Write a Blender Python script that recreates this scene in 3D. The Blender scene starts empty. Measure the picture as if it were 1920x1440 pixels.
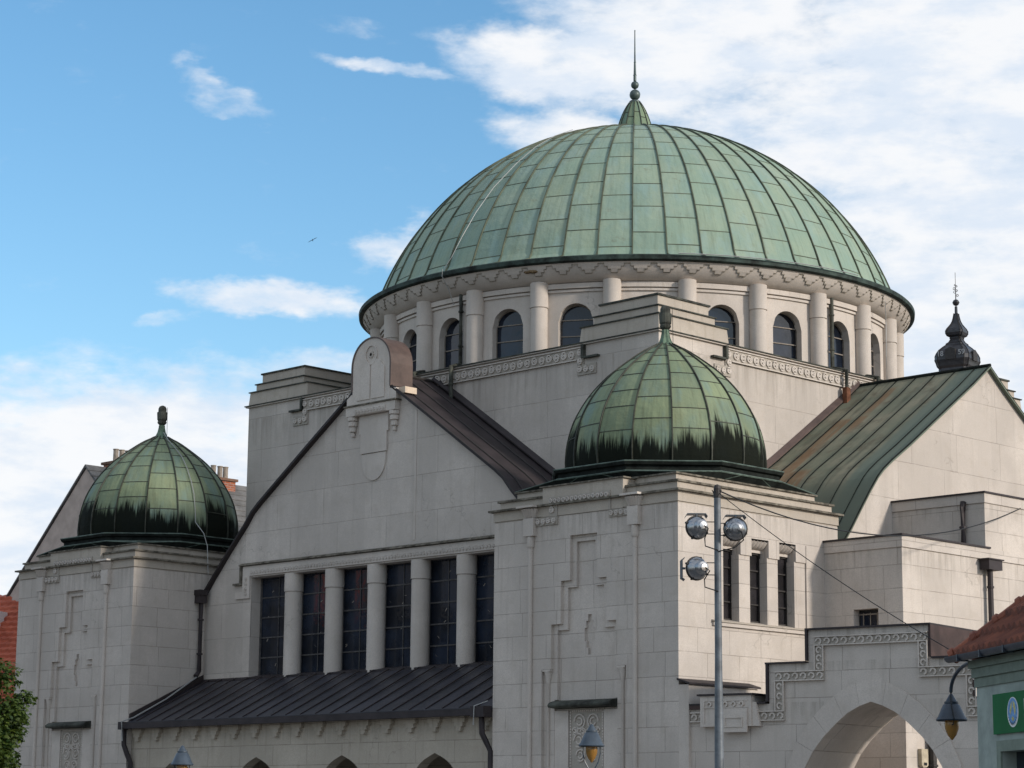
import bpy, bmesh, math, random
from mathutils import Vector, Matrix
from mathutils.noise import noise as mnoise
PI = math.pi
R_ = math.radians
random.seed(7)
S = bpy.context.scene
COL = S.collection

# ------------------------------------------------------------------ materials
class NT:
    """small helper for building node trees"""
    def __init__(s, nt):
        s.nt = nt; s.n = nt.nodes; s.l = nt.links
    def node(s, t, **kw):
        o = s.n.new(t)
        for k, v in kw.items(): setattr(o, k, v)
        return o
    def put(s, sock, v):
        if v is None: return
        if hasattr(v, 'is_linked') or hasattr(v, 'links'): s.l.new(v, sock)
        else: sock.default_value = v
    def m(s, op, a, b=None, c=None, clamp=False):
        o = s.node('ShaderNodeMath', operation=op); o.use_clamp = clamp
        s.put(o.inputs[0], a); s.put(o.inputs[1], b); s.put(o.inputs[2], c)
        return o.outputs[0]
    def noise(s, vec, scale, detail=4, rough=.5, dist=0.0):
        o = s.node('ShaderNodeTexNoise'); s.put(o.inputs['Vector'], vec)
        o.inputs['Scale'].default_value = scale; o.inputs['Detail'].default_value = detail
        o.inputs['Roughness'].default_value = rough; o.inputs['Distortion'].default_value = dist
        return o.outputs[0]
    def comb(s, x, y, z):
        o = s.node('ShaderNodeCombineXYZ')
        s.put(o.inputs[0], x); s.put(o.inputs[1], y); s.put(o.inputs[2], z)
        return o.outputs[0]
    def sep(s, v):
        o = s.node('ShaderNodeSeparateXYZ'); s.l.new(v, o.inputs[0]); return o.outputs
    def mix(s, f, a, b, mode='MIX'):
        o = s.node('ShaderNodeMix', data_type='RGBA', blend_type=mode)
        s.put(o.inputs[0], f)
        s.put(o.inputs[6], a if not isinstance(a, tuple) else (*a, 1)[:4])
        s.put(o.inputs[7], b if not isinstance(b, tuple) else (*b, 1)[:4])
        return o.outputs[2]
    def ramp(s, v, lo, hi, a=0., b=1.):
        o = s.node('ShaderNodeMapRange', interpolation_type='SMOOTHSTEP')
        s.put(o.inputs[0], v); s.put(o.inputs[1], lo); s.put(o.inputs[2], hi)
        o.inputs[3].default_value = a; o.inputs[4].default_value = b
        return o.outputs[0]
    def scale3(s, v, x, y, z):
        o = s.node('ShaderNodeVectorMath', operation='MULTIPLY'); s.l.new(v, o.inputs[0])
        o.inputs[1].default_value = (x, y, z); return o.outputs[0]
    def bump(s, h, strength=.3, dist=.02, normal=None):
        o = s.node('ShaderNodeBump'); s.l.new(h, o.inputs['Height'])
        o.inputs['Strength'].default_value = strength; o.inputs['Distance'].default_value = dist
        if normal is not None: s.l.new(normal, o.inputs['Normal'])
        return o.outputs[0]

def new_mat(name, rough=.8, metal=0., spec=.3):
    m = bpy.data.materials.new(name); m.use_nodes = True
    t = NT(m.node_tree); b = t.n['Principled BSDF']
    b.inputs['Roughness'].default_value = rough; b.inputs['Metallic'].default_value = metal
    b.inputs['Specular IOR Level'].default_value = spec
    return m, t, b

def obj_coord(t): return t.node('ShaderNodeTexCoord').outputs['Object']

def mat_stone(name, base, row=.52, wid=1.15, joints=True, dark=1.0, streak=.5, joint_dark=.45, bands=False, ledges=()):
    m, t, b = new_mat(name, .92, 0, .15)
    co = obj_coord(t); x, y, z = t.sep(co)
    g = t.node('ShaderNodeNewGeometry'); nx, ny, nz = t.sep(t.node('ShaderNodeTexCoord').outputs['Normal'])
    u = t.m('ADD', t.m('MULTIPLY', x, t.m('ABSOLUTE', ny)), t.m('MULTIPLY', y, t.m('ABSOLUTE', nx)))
    big = t.noise(co, .55, 5, .6); mid = t.noise(co, 3.2, 5, .65); fine = t.noise(co, 46, 2, .6)
    vs = t.noise(t.comb(t.m('MULTIPLY', u, 5.5), t.m('MULTIPLY', z, .35), t.m('MULTIPLY', nx, 3)), 1., 5, .6)
    c = t.mix(t.ramp(big, .35, .68), tuple(v*.86 for v in base), tuple(v*1.07 for v in base))
    c = t.mix(t.ramp(mid, .48, .72, 0, .5), c, (base[0]*.78, base[1]*.76, base[2]*.72))
    c = t.mix(t.ramp(vs, .52, .78, 0, streak), c, (base[0]*.66, base[1]*.65, base[2]*.62))
    blot = t.noise(co, 9, 6, .75)
    c = t.mix(t.ramp(blot, .62, .74, 0, .3), c, (base[0]*.45, base[1]*.43, base[2]*.4))
    c = t.mix(t.ramp(fine, .35, .7, .0, .5), c, tuple(v*.7 for v in base))
    if bands:
        bn = t.noise(t.comb(t.m('MULTIPLY', u, .85), t.m('MULTIPLY', z, .02), t.m('MULTIPLY', nx, 9)), 1., 1, .4)
        c = t.mix(t.ramp(bn, .47, .5, 0, .2), c, (base[0]*.6, base[1]*.6, base[2]*.6))
    # rain runs below the ledges
    if ledges:
        rn = t.noise(t.comb(t.m('MULTIPLY', u, 7), t.m('MULTIPLY', z, .5), t.m('MULTIPLY', nx, 3)), 1., 4, .65)
        r2 = t.noise(t.comb(t.m('MULTIPLY', u, 1.3), t.m('MULTIPLY', z, .2), 5), 1., 2, .5)
        for zl, ln in ledges:
            q = t.m('MULTIPLY', t.ramp(z, zl-ln, zl), t.m('LESS_THAN', z, zl+.01))
            q = t.m('MULTIPLY', t.m('MULTIPLY', q, t.ramp(rn, .38, .68)), t.ramp(r2, .3, .6, .25, 1.))
            c = t.mix(t.m('MULTIPLY', q, .42), c, (.15, .13, .1))
    # hairline cracks, only here and there
    vo = t.node('ShaderNodeTexVoronoi', feature='DISTANCE_TO_EDGE'); vo.inputs['Scale'].default_value = .55
    wob = t.node('ShaderNodeVectorMath', operation='ADD'); t.l.new(co, wob.inputs[0])
    nn = t.node('ShaderNodeTexNoise'); t.l.new(co, nn.inputs['Vector']); nn.inputs['Scale'].default_value = 2.5; nn.inputs['Detail'].default_value = 6; t.l.new(nn.outputs['Color'], wob.inputs[1])
    t.l.new(wob.outputs[0], vo.inputs['Vector'])
    ck = t.m('MULTIPLY', t.ramp(vo.outputs['Distance'], .0, .012, 1, 0), t.ramp(t.noise(co, .45, 2), .60, .64))
    c = t.mix(t.m('MULTIPLY', ck, .32), c, (.14, .125, .1))
    h = t.m('ADD', t.m('MULTIPLY', fine, .5), t.m('MULTIPLY', mid, .6))
    if joints:
        zr = t.m('DIVIDE', t.m('ADD', z, t.m('MULTIPLY', t.m('SUBTRACT', t.noise(co, .8, 2), .5), .02)), row)
        r = t.m('FLOOR', zr); fz = t.m('FRACT', zr)
        wn = t.node('ShaderNodeTexWhiteNoise', noise_dimensions='1D'); t.l.new(r, wn.inputs['W'])
        uu = t.m('ADD', t.m('DIVIDE', u, wid), t.m('MULTIPLY', wn.outputs[0], 7.3))
        bi = t.m('FLOOR', uu); fu = t.m('FRACT', uu)
        w2 = t.node('ShaderNodeTexWhiteNoise', noise_dimensions='2D'); t.l.new(t.comb(bi, r, 0), w2.inputs['Vector'])
        # tone of every block differs a little
        c = t.mix(t.m('MULTIPLY', w2.outputs[0], .24), c, tuple(v*.62 for v in base))
        split = t.m('ADD', .35, t.m('MULTIPLY', w2.outputs[0], .3))
        dz = t.m('MULTIPLY', t.m('MINIMUM', fz, t.m('SUBTRACT', 1, fz)), row)
        du = t.m('MULTIPLY', t.m('MINIMUM', fu, t.m('SUBTRACT', 1, fu)), wid)
        d = t.m('MINIMUM', dz, du)
        line = t.ramp(d, .004, .012, 1, 0)
        line = t.m('MULTIPLY', line, t.ramp(t.noise(co, 2.1, 3), .3, .6, .35, 1.))
        c = t.mix(t.m('MULTIPLY', line, joint_dark), c, (base[0]*.22, base[1]*.2, base[2]*.18))
        h = t.m('SUBTRACT', h, t.m('MULTIPLY', line, 1.6))
    t.l.new(c, b.inputs['Base Color'])
    t.l.new(t.bump(h, .35, .012), b.inputs['Normal'])
    return m

def mat_patina(name, base, base2, stain=None, seams=.0, gore=None, v=1.):
    """weathered copper; uv.x = arc metres around, uv.y = height"""
    m, t, b = new_mat(name, .72, 0, .22)
    uv = t.node('ShaderNodeUVMap'); x, y, _ = t.sep(uv.outputs[0])
    tint = t.node('ShaderNodeAttribute', attribute_name='tint').outputs['Fac']
    tn2 = t.node('ShaderNodeAttribute', attribute_name='tint2').outputs['Fac']
    co = obj_coord(t)
    st = t.noise(t.comb(t.m('MULTIPLY', x, 9), t.m('MULTIPLY', y, .7), t.m('MULTIPLY', tint, 5)), 1., 6, .65)
    cl = t.noise(co, .9, 5, .6)
    c = t.mix(t.ramp(cl, .35, .65), base, base2)
    c = t.mix(t.m('MULTIPLY', tint, .5*v), c, (base2[0]*1.02, base2[1]*1.04, base2[2]*.84))
    c = t.mix(t.m('MULTIPLY', tn2, .4*v), c, tuple(v*.66 for v in base))
    hue = t.noise(t.comb(t.m('MULTIPLY', x, 1.6), t.m('MULTIPLY', y, .8), t.m('MULTIPLY', tint, 3)), 1., 4, .6)
    c = t.mix(t.ramp(hue, .5, .68, 0, .55*v), c, (base[0]*.95, base[1]*1.12, base[2]*1.5))
    c = t.mix(t.ramp(hue, .46, .3, 0, .5*v), c, (base[0]*1.35, base[1]*1.1, base[2]*.85))
    c = t.mix(t.ramp(st, .45, .75, 0, .25+.3*v), c, (base[0]*.5+.015, base[1]*.52, base[2]*.45))
    c = t.mix(t.ramp(st, .2, .4, .4, 0), c, (base[0]*1.35, base[1]*1.22, base[2]*1.35))
    br = t.noise(co, 2.2, 6, .7)
    c = t.mix(t.ramp(br, .6, .75, 0, .35), c, (.13, .085, .045))
    if stain is not None:
        z0, z1 = stain
        n = t.noise(t.comb(t.m('MULTIPLY', x, 4.2), t.m('MULTIPLY', y, .55), t.m('MULTIPLY', tint, .0)), 1., 3, .6)
        n3 = t.noise(t.comb(t.m('MULTIPLY', x, 17), t.m('MULTIPLY', y, 1.1), 3.3), 1., 4, .7)
        gi = t.m('FLOOR', t.m('DIVIDE', x, 2*PI*2.27/16)); wg = t.node('ShaderNodeTexWhiteNoise', noise_dimensions='1D'); t.l.new(t.m('ADD', gi, t.sep(t.node('ShaderNodeObjectInfo').outputs['Location'])[0]), wg.inputs['W'])
        n2 = t.m('ADD', .42, t.m('MULTIPLY', wg.outputs[0], .62))
        thr = t.m('ADD', z0, t.m('MULTIPLY', t.m('ADD', t.m('ADD', t.m('MULTIPLY', t.m('SUBTRACT', n, .5), 1.7), t.m('MULTIPLY', t.m('SUBTRACT', n3, .5), 1.2)), t.m('ADD', .40, t.m('MULTIPLY', t.m('SUBTRACT', n2, .5), 2.1))), z1-z0))
        n4 = t.noise(t.comb(t.m('MULTIPLY', x, 26), t.m('MULTIPLY', y, .9), 8), 1., 5, .75)
        dd = t.m('ADD', t.m('SUBTRACT', thr, y), t.m('MULTIPLY', t.m('SUBTRACT', n4, .5), .95))
        msk = t.ramp(dd, -.14, .2)
        c = t.mix(t.m('MULTIPLY', msk, .97), c, (.006, .007, .006))
        t.l.new(t.m('SUBTRACT', .22, t.m('MULTIPLY', msk, .19)), b.inputs['Specular IOR Level'])
    t.l.new(c, b.inputs['Base Color'])
    hb = t.m('ADD', t.noise(co, 1.6, 3, .55), t.m('MULTIPLY', t.noise(co, 5, 4, .6), .4))
    t.l.new(t.bump(hb, .45, .09), b.inputs['Normal'])
    return m

def mat_simple(name, col, rough=.6, metal=0., spec=.4, var=.25, scale=4., bump=.15):
    m, t, b = new_mat(name, rough, metal, spec)
    co = obj_coord(t); n = t.noise(co, scale, 6, .65)
    c = t.mix(t.ramp(n, .3, .7), tuple(v*(1-var) for v in col), tuple(min(1, v*(1+var)) for v in col))
    t.l.new(c, b.inputs['Base Color'])
    if bump: t.l.new(t.bump(t.noise(co, scale*6, 3), bump, .01), b.inputs['Normal'])
    return m

STONE = (.575, .514, .456)
M = {}
M['stone'] = mat_stone('limewashed_ashlar', STONE, .52, 1.05, ledges=((8.34, 1.0),))
M['stone_gate'] = mat_stone('gate_ashlar', STONE, .52, 1.05, ledges=((4.07, .5), (4.86, .35), (5.51, .3)))
M['stone_stair'] = mat_stone('stair_ashlar', STONE, .52, 1.15, ledges=((7.65, .9), (8.96, .6)))
M['stone_big'] = mat_stone('large_block_render', STONE, .93, 1.9, joint_dark=.4, bands=True, ledges=((13.0, 1.3),))
M['stone_plain'] = mat_stone('smooth_render', STONE, joints=False, streak=.6)
M['carved_ground'] = mat_stone('darker_carved_ground', (.40, .36, .31), joints=False, streak=.5)  # backing of the raised carving, toned darker than the wall stone
M['groove'] = mat_simple('dark_groove', (.30, .27, .225), .95, 0, .1, .4, 6)
M['stone_ledge'] = mat_stone('weathered_ledge_stone', (.46, .405, .34), joints=False, streak=.9)
M['stone_dirty'] = mat_stone('rain_stained_render', (.50, .44, .36), .5, 1.3, streak=.9, joint_dark=.5, ledges=((4.13, .9),))
M['dark_ledge'] = mat_simple('dark_ledge_stone', (.14, .125, .10), .95, 0, .1, .6, 5, .4)  # ledge slabs in a darker, mottled tone than the wall stone
M['patina'] = mat_patina('green_copper_patina', (.215, .30, .242), (.265, .33, .255), v=.45)
M['patina_lantern'] = mat_patina('lantern_patina', (.15, .215, .155), (.19, .25, .165), v=.8)
M['patina_small'] = mat_patina('streaked_green_copper', (.155, .203, .142), (.215, .255, .16), stain=(9.66, 10.2))
M['seam'] = mat_simple('dark_seam_copper', (.04, .042, .03), .6, 0, .3, .5, 3)
M['seam_main'] = mat_simple('brownish_dome_seam', (.085, .095, .065), .7, 0, .2, .4, 1.2)
M['ribm'] = mat_simple('dark_rib_copper', (.03, .042, .034), .55, 0, .35, .5, 2)
M['verdigris'] = mat_simple('dark_verdigris_metal', (.05, .052, .043), .75, 0, .2, .7, 3)
M['blackgreen'] = mat_simple('blackened_copper', (.011, .014, .012), .8, 0, .15, .6, 4)
M['gutter_green'] = mat_simple('gutter_copper', (.026, .040, .034), .7, 0, .25, .8, 2.5)
M['brown_metal'] = mat_simple('brown_coated_sheet_metal', (.032, .025, .026), .6, 0, .3, .3, 1.5)
M['brown_copper'] = mat_simple('brown_copper_sheet', (.085, .056, .046), .5, 0, .4, .3, 1.8)
M['porch_metal'] = mat_simple('dark_grey_standing_seam', (.028, .027, .034), .42, 0, .5, .35, 1.2)
M['iron'] = mat_simple('old_iron', (.03, .026, .024), .6, 0, .35, .3, 8)
M['glazing_iron'] = mat_simple('dusty_glazing_iron', (.075, .07, .068), .8, 0, .2, .3, 8)
M['bar'] = mat_simple('pale_window_bar', (.22, .19, .16), .7, 0, .2, .2, 9)
M['grey_pole'] = mat_simple('painted_grey_blue_steel', (.115, .13, .145), .5, .2, .5, .35, 3)
M['lamp_blue'] = mat_simple('grey_blue_lamp_paint', (.045, .062, .082), .4, 0, .5, .2, 6)
M['lamp_navy'] = mat_simple('dark_navy_lamp_paint', (.018, .03, .046), .4, 0, .5, .3, 6)
M['cable'] = mat_simple('black_cable', (.012, .012, .012), .6, 0, .3, .1, 3, 0)
M['white_cable'] = mat_simple('bare_grey_conductor', (.33, .33, .32), .5, .2, .4, .1, 3, 0)
M['zinc'] = mat_simple('zinc_gutter', (.055, .065, .085), .4, .5, .5, .25, 3)
M['shopwall'] = mat_simple('pale_green_plaster', (.32, .36, .325), .9, 0, .15, .16, 2.5, .4)
M['shoptrim'] = mat_simple('grey_green_moulding', (.2, .235, .195), .85, 0, .15, .15, 3, .3)
M['sign_green'] = mat_simple('green_sign_panel', (.002, .115, .03), .6, 0, .2, .12, 1.5, 0)
M['white'] = mat_simple('white_paint', (.75, .75, .73), .6, 0, .3, .05, 4)
M['skyblue'] = mat_simple('emblem_blue', (.12, .28, .55), .5, 0, .3, .3, 30, 0)
M['yellow'] = mat_simple('emblem_yellow', (.5, .45, .16), .5, 0, .3, .3, 30, 0)
M['figure_grey'] = mat_simple('faded_white_figures', (.3, .3, .3), .8)
M['black'] = mat_simple('black_paint', (.012, .012, .014), .5, 0, .3, .2, 8)
M['slate_onion'] = mat_simple('dark_slate_shingle', (.022, .021, .024), .38, 0, .5, .4, 4)
M['slate'] = mat_simple('grey_slate_roof', (.13, .125, .12), .8, 0, .25, .3, 2)
M['taupe'] = mat_simple('taupe_render', (.45, .37, .32), .92, 0, .1, .12, 2)
M['mortar'] = mat_simple('clay_pot', (.28, .24, .2), .85, 0, .1, .2, 6)
M['asphalt'] = mat_simple('asphalt', (.05, .05, .052), .9, 0, .2, .25, 6, .3)
M['paving'] = mat_simple('granite_paving', (.22, .21, .2), .85, 0, .2, .2, 3, .3)
M['bark'] = mat_simple('tree_bark', (.07, .055, .04), .95, 0, .1, .4, 9, .8)
M['feather'] = mat_simple('dark_feather', (.02, .025, .03), .8, 0, .1, .3, 9)

def mat_glass(name, col, rough=.06):
    m, t, b = new_mat(name, rough, 0, .5)
    co = obj_coord(t)
    n = t.noise(co, 1.3, 3, .5)
    c = t.mix(t.ramp(n, .35, .7), tuple(v*.5 for v in col), tuple(v*1.5 for v in col))
    spots = t.noise(co, 14, 2, .4)
    t.l.new(c, b.inputs['Base Color'])
    b.inputs['IOR'].default_value = 1.5
    t.l.new(t.bump(t.noise(co, 5, 2), .12, .02), b.inputs['Normal'])
    return m
M['glass'] = mat_glass('dark_window_glass', (.010, .015, .026))
M['glass_b'] = mat_glass('greyish_wired_glass', (.02, .018, .02), .25)
def mat_amber():
    m, t, b = new_mat('amber_lamp_glass', .25, 0, .5)
    b.inputs['Base Color'].default_value = (.34, .17, .035, 1)
    b.inputs['Transmission Weight'].default_value = .25
    return m
M['amber'] = mat_amber()
def mat_chrome():
    m, t, b = new_mat('polished_aluminium', .16, 1., .5)
    b.inputs['Base Color'].default_value = (.36, .365, .375, 1)
    co = obj_coord(t)
    t.l.new(t.ramp(t.noise(co, 9, 4), .3, .7, .22, .42), b.inputs['Roughness'])
    return m
M['chrome'] = mat_chrome()

def mat_brick():
    m, t, b = new_mat('red_brick', .9, 0, .15)
    co = obj_coord(t); x, y, z = t.sep(co)
    o = t.node('ShaderNodeTexBrick'); t.l.new(t.comb(t.m('ADD', x, y), z, 0), o.inputs['Vector'])
    o.inputs['Scale'].default_value = 1; o.inputs['Brick Width'].default_value = .25
    o.inputs['Row Height'].default_value = .08; o.inputs['Mortar Size'].default_value = .008
    o.inputs['Color1'].default_value = (.36, .12, .06, 1); o.inputs['Color2'].default_value = (.25, .075, .045, 1)
    o.inputs['Mortar'].default_value = (.3, .27, .24, 1)
    t.l.new(o.outputs[0], b.inputs['Base Color'])
    return m
M['brick'] = mat_brick()

def mat_tiles(name, col, col2):
    """colour variation per tile; the tile relief itself is geometry"""
    m, t, b = new_mat(name, .75, 0, .3)
    co = obj_coord(t)
    wn = t.node('ShaderNodeTexWhiteNoise', noise_dimensions='3D')
    sn = t.node('ShaderNodeVectorMath', operation='SNAP'); t.l.new(co, sn.inputs[0]); sn.inputs[1].default_value = (.22, .35, .35)
    t.l.new(sn.outputs[0], wn.inputs['Vector'])
    c = t.mix(wn.outputs[0], col, col2)
    c = t.mix(t.ramp(t.noise(co, 2.5, 6, .7), .5, .75, 0, .7), c, tuple(v*.35 for v in col))
    t.l.new(c, b.inputs['Base Color'])
    return m
M['tile_red'] = mat_tiles('red_clay_tile', (.5, .135, .075), (.38, .095, .055))
M['tile_brown'] = mat_tiles('brown_red_clay_tile', (.19, .06, .032), (.11, .036, .022))

def mat_green_roof():
    m, t, b = new_mat('mossy_green_copper_roof', .75, 0, .2)
    co = obj_coord(t); x, y, z = t.sep(co); x = t.m('MULTIPLY', y, -1)
    st = t.noise(t.comb(t.m('MULTIPLY', x, 4), t.m('MULTIPLY', z, .5), 0), 1, 6, .65)
    bg = t.noise(co, .8, 5, .6)
    c = t.mix(t.ramp(bg, .35, .65), (.16, .168, .118), (.235, .22, .155))
    c = t.mix(t.ramp(st, .5, .75, 0, .7), c, (.045, .055, .04))
    c = t.mix(t.ramp(t.noise(co, 1.7, 6, .7), .48, .66, 0, .65), c, (.11, .09, .06))
    # teal verge band near the gable edge and at the foot of the slope
    c = t.mix(t.ramp(x, 11.05, 11.25), c, (.135, .16, .125))
    c = t.mix(t.m('MULTIPLY', t.ramp(z, 9.9, 9.4), .75), c, (.125, .14, .105))
    c = t.mix(t.ramp(t.noise(co, 6, 5, .7), .55, .7, 0, .4), c, (.13, .17, .12))
    # rust runs
    n = t.noise(t.comb(t.m('MULTIPLY', x, 9), t.m('MULTIPLY', z, 1.2), 2), 1, 5, .6)
    def run(x0, x1, z0, z1):
        a = t.m('MULTIPLY', t.ramp(x, x0-.06, x0+.03), t.ramp(x, x1-.03, x1+.08, 1, 0))
        bb = t.m('MULTIPLY', t.ramp(z, z0-.3, z0+.15), t.ramp(z, z1-.08, z1+.05, 1, 0))
        return t.m('MULTIPLY', t.m('MULTIPLY', a, bb), t.ramp(n, .3, .55))
    rr = t.m('MAXIMUM', t.m('MAXIMUM', run(8.55, 8.95, 9.7, 11.9), run(9.15, 9.4, 12.05, 12.85)), t.m('MAXIMUM', run(8.95, 9.6, 9.0, 10.25), run(9.2, 9.45, 11.5, 11.95)))
    c = t.mix(t.m('MULTIPLY', rr, .65), c, (.2, .1, .045))
    t.l.new(c, b.inputs['Base Color'])
    t.l.new(t.bump(bg, .4, .05), b.inputs['Normal'])
    return m
M['green_roof'] = mat_green_roof()

def mat_leaf():
    m, t, b = new_mat('maple_leaf', .55, 0, .35)
    at = t.node('ShaderNodeAttribute', attribute_name='tint').outputs['Fac']
    c = t.mix(at, (.02, .05, .008), (.11, .15, .022))
    t.l.new(c, b.inputs['Base Color'])
    b.inputs['Subsurface Weight'].default_value = 0
    tr = t.node('ShaderNodeBsdfTranslucent'); t.l.new(c, tr.inputs[0])
    mx = t.node('ShaderNodeMixShader'); mx.inputs[0].default_value = .35
    t.l.new(b.outputs[0], mx.inputs[1]); t.l.new(tr.outputs[0], mx.inputs[2])
    t.l.new(mx.outputs[0], t.n['Material Output'].inputs[0])
    return m
M['leaf'] = mat_leaf()

# ------------------------------------------------------------------ mesh builder
class MB:
    def __init__(s):
        s.v = []; s.f = []; s.mi = []; s.cur = 0; s.smooth = []; s.sm = False
        s.uv = {}; s.tint = []; s.tv = (0., 0.)
    def face(s, idx, uv=None):
        s.f.append(tuple(idx)); s.mi.append(s.cur); s.smooth.append(s.sm); s.tint.append(s.tv)
        if uv: s.uv[len(s.f)-1] = uv
    def box(s, x0, x1, y0, y1, z0, z1):
        if x0 > x1: x0, x1 = x1, x0
        if y0 > y1: y0, y1 = y1, y0
        if z0 > z1: z0, z1 = z1, z0
        b = len(s.v)
        s.v += [(x0,y0,z0),(x1,y0,z0),(x1,y1,z0),(x0,y1,z0),(x0,y0,z1),(x1,y0,z1),(x1,y1,z1),(x0,y1,z1)]
        for q in [(0,3,2,1),(4,5,6,7),(0,1,5,4),(1,2,6,5),(2,3,7,6),(3,0,4,7)]: s.face([b+i for i in q])
        return s
    def loft(s, rings, cap=True, close=True):
        """rings: list of equal-length point lists"""
        b = len(s.v); n = len(rings[0])
        for r in rings: s.v += [tuple(p) for p in r]
        for k in range(len(rings)-1):
            for i in range(n if close else n-1):
                j = (i+1) % n
                s.face([b+k*n+i, b+k*n+j, b+(k+1)*n+j, b+(k+1)*n+i])
        if cap:
            s.face([b+i for i in range(n)][::-1]); s.face([b+(len(rings)-1)*n+i for i in range(n)])
        return s
    def prism(s, pts, axis, a, b2):
        """extrude polygon pts (2D) along axis between a and b2. axis 'y': pts=(x,z); 'x': pts=(y,z); 'z': pts=(x,y)"""
        def P(p, c):
            return {'y': (p[0], c, p[1]), 'x': (c, p[0], p[1]), 'z': (p[0], p[1], c)}[axis]
        return s.loft([[P(p, a) for p in pts], [P(p, b2) for p in pts]])
    def lathe(s, prof, cx=0, cy=0, n=24, z0=0, a0=0., cap=True):
        rings = [[(cx+r*math.cos(a0+2*PI*i/n), cy+r*math.sin(a0+2*PI*i/n), z0+z) for i in range(n)] for r, z in prof]
        return s.loft(rings, cap)
    def tube(s, pts, r, n=6, taper=None):
        pts = [Vector(p) for p in pts]; rings = []
        up = Vector((0, 0, 1))
        for i, p in enumerate(pts):
            d = (pts[min(i+1, len(pts)-1)]-pts[max(i-1, 0)]).normalized()
            a = d.cross(up)
            if a.length < 1e-3: a = d.cross(Vector((1, 0, 0)))
            a.normalize(); b = d.cross(a).normalized()
            rr = r if taper is None else r*(1+(taper-1)*i/(len(pts)-1))
            rings.append([tuple(p+a*rr*math.cos(2*PI*k/n)+b*rr*math.sin(2*PI*k/n)) for k in range(n)])
        return s.loft(rings)
    def build(s, name, mats, parent=None, **props):
        me = bpy.data.meshes.new(name)
        me.from_pydata(s.v, [], s.f)
        if not isinstance(mats, (list, tuple)): mats = [mats]
        for m in mats: me.materials.append(M[m] if isinstance(m, str) else m)
        me.polygons.foreach_set('material_index', s.mi)
        me.polygons.foreach_set('use_smooth', s.smooth)
        if s.uv:
            ul = me.uv_layers.new(name='UVMap')
            for p in me.polygons:
                if p.index in s.uv:
                    for k, li in enumerate(p.loop_indices): ul.data[li].uv = s.uv[p.index][k]
        if any(a or b for a, b in s.tint):
            at = me.attributes.new('tint', 'FLOAT', 'FACE'); at.data.foreach_set('value', [a for a, b in s.tint])
            at = me.attributes.new('tint2', 'FLOAT', 'FACE'); at.data.foreach_set('value', [b for a, b in s.tint])
        bm = bmesh.new(); bm.from_mesh(me)
        if not s.uv: bmesh.ops.recalc_face_normals(bm, faces=bm.faces)
        for e in bm.edges:
            if len(e.link_faces) == 2 and e.calc_face_angle(0) > .62: e.smooth = False
        bm.to_mesh(me); bm.free()
        o = bpy.data.objects.new(name, me); COL.objects.link(o)
        if parent: o.parent = parent
        for k, v in props.items(): o[k] = v
        return o

def empty(name, loc=(0, 0, 0), rz=0, parent=None, **props):
    o = bpy.data.objects.new(name, None); o.empty_display_size = .5; COL.objects.link(o)
    o.location = loc; o.rotation_euler = (0, 0, rz)
    if parent: o.parent = parent
    for k, v in props.items(): o[k] = v
    return o
def clone(o, parent, loc=None, rz=None):
    c = o.copy(); COL.objects.link(c); c.parent = parent
    if loc is not None: c.location = loc
    if rz is not None: c.rotation_euler = (0, 0, rz)
    return c
def clone_tree(o, parent, loc=None, rz=None):
    kids = list(o.children); c = clone(o, parent, loc, rz)
    for k in kids: clone_tree(k, c)
    return c

# ================================================================== SYNAGOGUE
syn = empty('synagogue', label='pale domed synagogue with large green copper dome and corner towers', category='synagogue')
T, W0 = 12.39, 6.9           # tower outer plane, tower inner edge
HB = 7.88                    # central block half width

# ---- central block
b = MB(); b.box(-HB, HB, -HB, HB, 0, 13.36); b.build('central_block', 'stone_big', syn)
b = MB(); b.box(-7.95, 7.95, -7.95, 7.95, 13.362, 13.392); b.build('parapet_moulding', 'stone_plain', syn)
b = MB(); b.box(-7.98, 7.98, -7.98, 7.98, 13.393, 13.42)
for sx in (-1, 1):
    for sy in (-1, 1):
        # little stepped metal trims beside the friezes
        b.box(sx*5.39, sx*5.47, sy*7.881, sy*7.99, 13.02, 13.361); b.box(sx*5.475, sx*5.95, sy*7.881, sy*7.99, 13.0, 13.05)
        b.box(sx*7.881, sx*7.99, sy*5.39, sy*5.47, 13.02, 13.361); b.box(sx*7.881, sx*7.99, sy*5.475, sy*5.95, 13.0, 13.05)
b.build('parapet_ledge', 'verdigris', syn)

def scroll_row(mb, x0, x1, z0, z1, y, step=None, r=None, t=.04, d=.035):
    """row of raised S-scroll rings on a plane y (facing -y), between x0 and x1; or a column when taller than wide"""
    w, h = x1-x0, z1-z0
    if w >= h:
        n = max(1, round(w/(h*.98))); L = [(x0+(i+.5)*w/n, (z0+z1)/2) for i in range(n)]; s = min(w/n, h)
    else:
        n = max(1, round(h/(w*.98))); L = [((x0+x1)/2, z0+(i+.5)*h/n) for i in range(n)]; s = min(h/n, w)
    for i, (cx, cz) in enumerate(L):
        sg = 1 if i % 2 else -1; R = s*.40
        for (rr, a0, a1) in ((R, -.35, 1.35), (R*.52, .5, 2.2), (R*1.22, 1.38, 1.75)):
            k = 9; inn, out = [], []
            for q in range(k+1):
                a = PI*(a0+(a1-a0)*q/k)*1.0
                inn.append((cx+sg*(rr-t)*math.cos(a), cz+sg*(rr-t)*math.sin(a)*.9)); out.append((cx+sg*rr*math.cos(a), cz+sg*rr*math.sin(a)*.9))
            for q in range(k):
                mb.prism([inn[q], inn[q+1], out[q+1], out[q]], 'y', y, y-d)

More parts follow.
